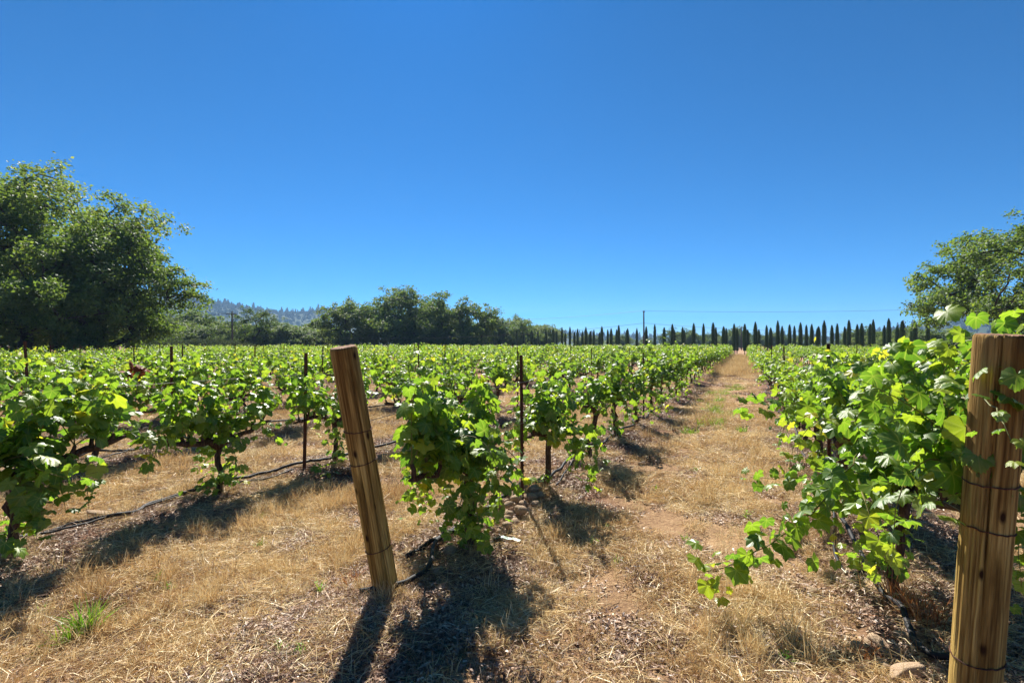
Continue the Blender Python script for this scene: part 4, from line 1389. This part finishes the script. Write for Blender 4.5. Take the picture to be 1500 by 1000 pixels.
hr = random.Random(12)
def tail(k, t0, t1, off=0.0):
    out = []
    t = t0
    while t < t1:
        x, y = row_pt(row_x(k) + off + hr.uniform(-.10, .10), t)
        out.append((750 + x / y * F, HOR + F * CAMH / y, hr.choice([0, 0, .03, .05])))
        t += .8
    return out


hose([(578, 886), (600, 876), (622, 858), (632, 838), (636, 815), (652, 797), (675, 785), (705, 768), (735, 748, .03), (768, 728, .05), (800, 716, .02), (832, 690, .03), (862, 668, .04)] + tail(0, 7.0, 26),
     'black drip hose curling from the leaning post past the stone heap')
hose([(596, 828), (620, 815), (650, 800), (680, 788)], 'short black hose end lying behind the leaning post')
hose([(528, 886), (545, 887), (560, 888)], 'stub of black hose poking out before the leaning post base')
hose([(815, 722), (832, 700, .02), (850, 680, .03), (866, 668, .02)], 'second thin black hose beside the bare-trunked vine', .008)
hose([(-40, 815), (20, 803), (62, 790), (100, 778), (160, 772), (185, 766), (230, 744), (285, 728, .02), (340, 714, .04), (400, 700, .02), (447, 692, .03)] + tail(-1, 5.2, 24),
     'black drip hose snaking along the first row beyond the leaning post')
hose([(60, 800), (110, 788), (165, 770), (190, 763), (240, 742), (300, 724), (345, 714), (390, 712), (430, 700)], 'second black hose lying beside the snaking drip hose', .009)
hose([(40, 700), (75, 685), (110, 678, .02), (142, 670, .04), (190, 671), (235, 656, .03), (260, 652, .04), (300, 652), (340, 640, .03), (400, 628, .04), (450, 622)] + tail(-2, 6.8, 24),
     'black drip hose in the second row beyond the leaning post')
hose([(80, 690), (115, 683), (150, 681), (200, 668)], 'second short hose under the bare cordon arms', .009)
hose([(1450, 1003, .02), (1415, 992, .02), (1370, 980), (1345, 960), (1330, 930), (1318, 905, .02), (1290, 880), (1272, 850), (1258, 815), (1240, 785), (1225, 755), (1216, 735), (1205, 712)] + tail(1, 6.0, 20, -.12),
     'grey-black drip hose rising to the split-faced post')
hose([(1268, 850), (1240, 846), (1225, 825), (1220, 795), (1222, 768), (1218, 745)], 'loop of grey hose lying on stones by the largest vine', .010)

# ------------------------------------------------------------------ stones
def stone_mesh(seed, sub=2, flat=.62):
    rng = np.random.default_rng(seed)
    bm = bmesh.new(); bmesh.ops.create_icosphere(bm, subdivisions=sub, radius=1.0)
    k = rng.normal(0, 1.6, (4, 3)); ph = rng.uniform(0, 6.28, 4)
    pl = norm(rng.normal(size=(5, 3))); pd = rng.uniform(.52, .82, 5)
    for v in bm.verts:
        p = np.array(v.co)
        r = 1 + sum(.09 * math.sin(np.dot(k[i], p) * 1.6 + ph[i]) for i in range(4))
        p = p * r
        for q in range(5):
            dd = np.dot(p, pl[q]) - pd[q]
            if dd > 0: p = p - pl[q] * dd * .85
        v.co = p * np.array([1, rng.uniform(.74, .76), flat])
    me_ = bpy.data.meshes.new('stone'); bm.to_mesh(me_); bm.free()
    me_.polygons.foreach_set('use_smooth', np.ones(len(me_.polygons), dtype=bool))
    me_.materials.append(M_STONE)
    return me_


ST = [stone_mesh(s) for s in range(6)]
STB = [stone_mesh(s + 40, 3) for s in range(3)]


def put_stone(x, y, r, label, group=None, dz=0.0, big=False, rr=random.Random(5)):
    o = link(bpy.data.objects.new('stone', (STB if big else ST)[rr.randrange(3 if big else 6)]))
    o.location = (x, y, gzf(x, y) + r * (.5 if group and 'heap' in group else .28) + dz); o.scale = (r, r * rr.uniform(.8, 1.1), r * rr.uniform(.8, 1.15))
    o.rotation_euler = (rr.uniform(-.3, .3), rr.uniform(-.3, .3), rr.uniform(0, 6.28))
    return tag(o, label, 'stone', group)


rr = random.Random(31)
for q in range(84):
    u = q / 83
    px = 716 + (832 - 716) * u + rr.uniform(-10, 10)
    py = 790 + (700 - 790) * u ** .75 + rr.uniform(-16, 16) + (6 if u < .7 else -4)
    x, y = gpix(px, py)
    put_stone(x, y, rr.uniform(.025, .062) * (1.15 if .2 < u < .75 else .85), 'tan cobble in the stone heap around the rusty stake', 'cobbles of the stone heap',
              dz=rr.choice([0, .0, .035, .06]) * (1 if .15 < u < .75 else 0))
for (px, py, r, lab) in ((700, 770, .06, 'grey stone half hidden behind the leafy vine base'), (660, 820, .07, 'round grey stone beside the curling hose'),
                         (640, 850, .05, 'small stone between the leaning post and curling hose'), (612, 850, .05, 'pale stone next to the leaning post base'),
                         (694, 818, .05, 'brown stone in the shade at the leafy vine base')):
    x, y = gpix(px, py); put_stone(x, y, r, lab)
for (px, py, r, lab, sx) in ((283, 803, .055, 'single tan rock lying in the straw between the rows', 1), (147, 750, .085, 'flat white stone lying by the drip hose', 1),
                             (1188, 862, .045, 'brown rock on the straw beside the hose loop', 1), (1211, 760, .06, 'grey rock under the overhanging vine shoot', 1),
                             (1290, 945, .065, 'tan rock with rusty weeds around it', 1), (1296, 982, .05, 'rounded pebble before the split-faced post', 1),
                             (1328, 998, .085, 'pale rock half out of view by the hose', 1), (1262, 950, .05, 'reddish rock lying among the rusty weeds', 1)):
    x, y = gpix(px, py); o = put_stone(x, y, r, lab, big=True)
    if 'flat' in lab: o.scale = (r * 1.2, r * .9, r * .35)
for q in range(24):
    px, py = 1225 + rr.uniform(-30, 60), 800 + rr.uniform(-80, 150)
    px += (py - 740) * .35
    x, y = gpix(px, py)
    put_stone(x, y, rr.uniform(.02, .05), 'small stone strewn along the hose by the split-faced post', 'stones along the hose by the split-faced post')
for q in range(26):
    px, py = rr.uniform(20, 1180), rr.uniform(720, 985)
    x, y = gpix(px, py)
    put_stone(x, y, rr.uniform(.010, .022), 'pebble lying loose in the dry straw', 'loose pebbles in the straw')

# green tie tape scrap
x, y = gpix(744, 800)
mb = MB(); P = np.array([(-.09, 0, .006), (-.04, .02, .012), (0, .0, .006), (.04, -.02, .012), (.09, -.05, .006)])
for i in range(4):
    a, b = P[i], P[i + 1]; w = np.array([.004, .012, .003])
    mb.add([a - w, b - w, b + w, a + w], [(0, 1, 2, 3)])
o = mb.build('tie_tape', M_TAPE); o.location = (x, y, gzf(x, y) + .01); tag(o, 'scrap of green tie tape on the dirt below the stone heap', 'tie tape')

# ------------------------------------------------------------------ weeds
def blade_mesh_into(mb, rng, n, spread, hmin, hmax, w, lean, var=(.5, .2), flatlie=0.0, z0=0.0):
    for _ in range(n):
        a = rng.uniform(0, 6.283)
        r = spread * math.sqrt(rng.uniform(0, 1))
        b = np.array([math.cos(a) * r, math.sin(a) * r, z0])
        L = rng.uniform(hmin, hmax)
        da = rng.uniform(0, 6.283)
        ln = abs(rng.normal(0, lean)) if rng.random() > flatlie else rng.uniform(1.2, 1.52)
        dv = np.array([math.cos(da) * math.sin(ln), math.sin(da) * math.sin(ln), math.cos(ln)])
        side = norm(np.cross(dv, np.array([rng.normal(), rng.normal(), rng.normal()]))) * w * rng.uniform(.6, 1.3)
        bend = np.array([math.cos(da), math.sin(da), -.5]) * L * rng.uniform(.02, .28)
        m = b + dv * L * .55 + bend * .3
        t = b + dv * L + bend
        if ln > 1.1:
            b[2] += rng.uniform(.0, .035); m[2] = b[2] + rng.normal(.012, .01); t[2] = max(b[2] + rng.normal(.0, .02), .0)
        mb.add([b - side, b + side, m + side * .8, m - side * .8, t], [(0, 1, 2, 3), (3, 2, 4)], float(np.clip(rng.normal(*var), 0, 1)))


wr = np.random.default_rng(55)
def tuft(px, py, n, spread, h0, h1, lean, label, mat=None, w=.004, var=(.5, .25), group=None, name='grass_tuft', cat='grass tuft'):
    x, y = gpix(px, py)
    mb = MB(); blade_mesh_into(mb, wr, n, spread, h0, h1, w, lean, var)
    o = mb.build(name, mat or M_WEED); o.location = (x, y, gzf(x, y) - .005)
    return tag(o, label, cat, group)


tuft(128, 915, 90, .05, .10, .24, .75, 'bright green grass tuft alone on the straw between rows')
tuft(96, 930, 36, .05, .08, .18, .9, 'small low grass clump beside the bright green tuft')
tuft(1088, 634, 60, .07, .10, .2, .7, 'green grass tuft growing on the path', w=.006)
for (px, py) in ((228, 850), (470, 868), (405, 968), (440, 975), (385, 762), (160, 690), (112, 728), (60, 890), (560, 770), (870, 800), (905, 825), (888, 775), (1068, 850), (1005, 790), (1095, 760), (960, 720), (1020, 690), (380, 800),
                 (470, 720), (250, 860), (330, 690), (1150, 960)):
    x, y = gpix(px, py)
    mb = MB(); n = int(wr.integers(5, 11))
    lv_, lf_ = LEAF_MID[int(wr.integers(0, 3))]
    tipd = wr.normal(size=(n, 3)); tipd[:, 2] = np.abs(tipd[:, 2]) * .5
    mb.stamp(np.array([[-.22, 0, 0], [0, .5, .06], [.22, 0, 0], [0, 1.0, -.05], [0, -.15, -.02]]), [(0, 4, 2, 1), (0, 1, 3, 3)][:1], frames(tipd, np.tile([0, 0, 1.], (n, 1)) + wr.normal(0, .3, (n, 3))) * (wr.uniform(.02, .05, n))[:, None, None],
             np.stack([wr.normal(0, .02, n), wr.normal(0, .02, n), wr.uniform(.01, .06, n)], -1), np.clip(wr.normal(.5, .25, n), 0, 1))
    blade_mesh_into(mb, wr, 10, .02, .04, .10, .0025, .6)
    o = mb.build('weed', M_WEED); o.location = (x, y, gzf(x, y)); tag(o, 'small green weed sprouting from the dry straw', 'weed', 'small green weeds')
for (px, py, n, h) in ((1335, 905, 60, .3), (1352, 925, 50, .26), (1312, 890, 40, .28), (1270, 960, 30, .15), (1368, 930, 40, .24)):
    tuft(px, py, n, .07, h * .4, h, .5, 'rust-coloured dry weed at the foot of the largest vine', M_RUSTWEED, .0025, (.5, .25), 'rusty dry weeds', 'dry_weed', 'weed')
for (px, py, n, h) in ((560, 850, 30, .12), (520, 862, 34, .13)):
    tuft(px, py, n, .08, h * .4, h, .7, 'red-brown dry weed by the leaning post', M_RUSTWEED, .0022, (.45, .25), 'red-brown weeds by the leaning post', 'dry_weed', 'weed')

# ------------------------------------------------------------------ straw and litter
def straw_patch(seed, n, spread, h0, h1, w, lean, flat, mat, var):
    rng = np.random.default_rng(seed)
    mb = MB(); blade_mesh_into(mb, rng, n, spread, h0, h1, w, lean, var, flat)
    return mb.mesh('straw_patch', mat)


def litter_patch(seed, n, spread):
    rng = np.random.default_rng(seed)
    mb = MB()
    p = np.stack([rng.uniform(-spread, spread, n), rng.uniform(-spread, spread, n), rng.uniform(.0, .014, n)], -1)
    q = np.array([[-.5, -.12, 0], [.5, -.18, .1], [.45, .2, 0], [-.4, .16, .12]])
    M = frames(np.stack([rng.normal(size=n), rng.normal(size=n), rng.normal(0, .25, n)], -1), np.tile([0, 0, 1.], (n, 1)) + rng.normal(0, .35, (n, 3)))
    mb.stamp(q, [(0, 1, 2, 3)], M * rng.uniform(.01, .038, n)[:, None, None], p, np.clip(rng.normal(.5, .28, n), 0, 1))
    blade_mesh_into(mb, rng, n // 5, spread, .03, .11, .0016, .6, (.6, .25), .95)
    return mb.mesh('litter_patch', M_LITTER)


flat_v = [straw_patch(s, 150, .17, .05, .17, .0016, .8, .93, M_STRAW, (.62, .24)) for s in range(5)]
stub_v = [straw_patch(10 + s, 95, .11, .03, .105, .0015, .55, .35, M_STRAW, (.60, .24)) for s in range(4)]
tall_v = [straw_patch(20 + s, 60, .07, .07, .20, .0016, .5, .1, M_STRAW, (.60, .22)) for s in range(3)]
litt_v = [litter_patch(30 + s, 130, .17) for s in range(4)]
ALLV = flat_v + stub_v + tall_v + litt_v
gr = np.random.default_rng(99)
P, R_, S_, I_ = [], [], [], []


def scatter(n, ymin, ymax, sc0, sc1):
    yy = np.sqrt(gr.uniform(ymin ** 2, ymax ** 2, n))
    xx = gr.uniform(-1.08, 1.08, n) * yy
    X = RC * xx - RS * yy
    u = np.abs((X - ROWX0 + ROWSP * .5) % ROWSP - ROWSP * .5)
    nz = noise2(xx * .9, yy * .9, 7) * .8 + noise2(xx * 3, yy * 3, 8) * .4
    uu = u + (nz - .6) * .8
    pt = noise2(xx * 1.6, yy * 1.6, 9)
    r = gr.random(n)
    Ij = []
    for j in range(n):
        if uu[j] < .50:
            i = 12 + int(r[j] * 4) if r[j] < .86 or True else 0
            if gr.random() < .12: i = int(gr.integers(0, 5))
        elif pt[j] > .62 and r[j] < .34:
            i = 9 + int(gr.integers(0, 3))
        elif r[j] < .40 * (1.35 - pt[j]):
            i = 5 + int(gr.integers(0, 4))
        elif r[j] > .66:
            i = 12 + int(gr.integers(0, 4))
        else:
            i = int(gr.integers(0, 5))
        Ij.append(i)
    keep = (pt + gr.normal(0, .10, n) > .30) | (uu < .5)
    I_.extend(np.array(Ij)[keep].tolist()); xx, yy = xx[keep], yy[keep]; n = len(xx)
    P.append(np.stack([xx, yy, gz(xx, yy) - .003], -1))
    R_.append(np.stack([np.zeros(n), np.zeros(n), gr.uniform(0, 6.283, n)], -1))
    S_.append(gr.uniform(sc0, sc1, n))


scatter(4600, 1.9, 5.5, .6, 1.1)
scatter(6500, 5.0, 12.0, .9, 1.5)
scatter(5200, 11.0, 30.0, 1.3, 2.3)
# the open lane on to the far end of the rows
nl = 3800
tl = gr.uniform(27, 74, nl); Xl = gr.uniform(row_x(0) + .15, row_x(1) - .1, nl)
xl, yl = RC * Xl + RS * tl, -RS * Xl + RC * tl
P.append(np.stack([xl, yl, gz(xl, yl) - .003], -1)); R_.append(np.stack([np.zeros(nl), np.zeros(nl), gr.uniform(0, 6.283, nl)], -1))
S_.append(gr.uniform(1.5, 2.9, nl)); I_.extend(gr.integers(0, 12, nl).tolist())
# stalks and litter gathered round post feet, vine feet and stakes
feet = [(LP_base.x, LP_base.y, 26, .17), (RP_base.x, RP_base.y, 20, .2)] + [(x_, y_, 7, .16) for (y_, x_, k_, i_, t_) in slots if y_ < 14 and k_ in (0, -1, -2, 1)] + \
       [(x_, y_, 4, .12) for kk in (0, -1, -2) for (x_, y_) in stake_pts.get(kk, []) if y_ < 14]
for (fx, fy, fn, fr) in feet:
    aa = gr.uniform(0, 6.283, fn); rr2 = fr * gr.uniform(.5, 1.3, fn)
    ax_, ay_ = fx + np.cos(aa) * rr2, fy + np.sin(aa) * rr2
    P.append(np.stack([ax_, ay_, gz(ax_, ay_) - .003], -1)); R_.append(np.stack([np.zeros(fn), np.zeros(fn), gr.uniform(0, 6.283, fn)], -1))
    S_.append(gr.uniform(.45, .95, fn)); I_.extend(gr.choice([5, 6, 9, 10, 11, 12, 13, 14], fn).tolist())
dg = gn_scatter('dry_grass', np.concatenate(P), np.concatenate(R_), np.concatenate(S_), np.array(I_), ALLV)
weed_v = [straw_patch(70 + s, 70, .12, .05, .16, .003, .7, .2, M_WEED, (.55, .25)) for s in range(3)]
nw = 260
tw_ = gr.uniform(9, 60, nw); Xw = -.38 + gr.normal(0, .22, nw) + .25 * np.sin(tw_ * .35)
ok = noise2(tw_ * .45, Xw * .8, 12) > .5
tw_, Xw = tw_[ok], Xw[ok]; nw = len(tw_)
xw, yw = RC * Xw + RS * tw_, -RS * Xw + RC * tw_
gw = gn_scatter('lane_weeds', np.stack([xw, yw, gz(xw, yw)], -1), np.stack([np.zeros(nw), np.zeros(nw), gr.uniform(0, 6.28, nw)], -1), gr.uniform(.6, 1.5, nw), gr.integers(0, 3, nw), weed_v)
tag(gw, 'patches of green weeds along the middle of the grass lane', 'weeds', kind='stuff')
tag(dg, 'dry straw, stubble and leaf litter covering the vineyard floor', 'grass', kind='stuff')

# ------------------------------------------------------------------ air
hz = MB(); box(hz, -3200, 3200, -200, 3200, -3.0, 215)
m, nt, nn, ll, out = new_mat('haze_air')
pv = nn.new('ShaderNodeVolumePrincipled')
pv.inputs['Color'].default_value = (0.38, 0.64, 1.0, 1)
pv.inputs['Density'].default_value = 0.0002
pv.inputs['Anisotropy'].default_value = 0.2
ll.new(pv.outputs[0], out.inputs['Volume'])
HZ = hz.build('haze', m)
tag(HZ, 'thin blue summer haze over the valley', 'haze', kind='stuff')
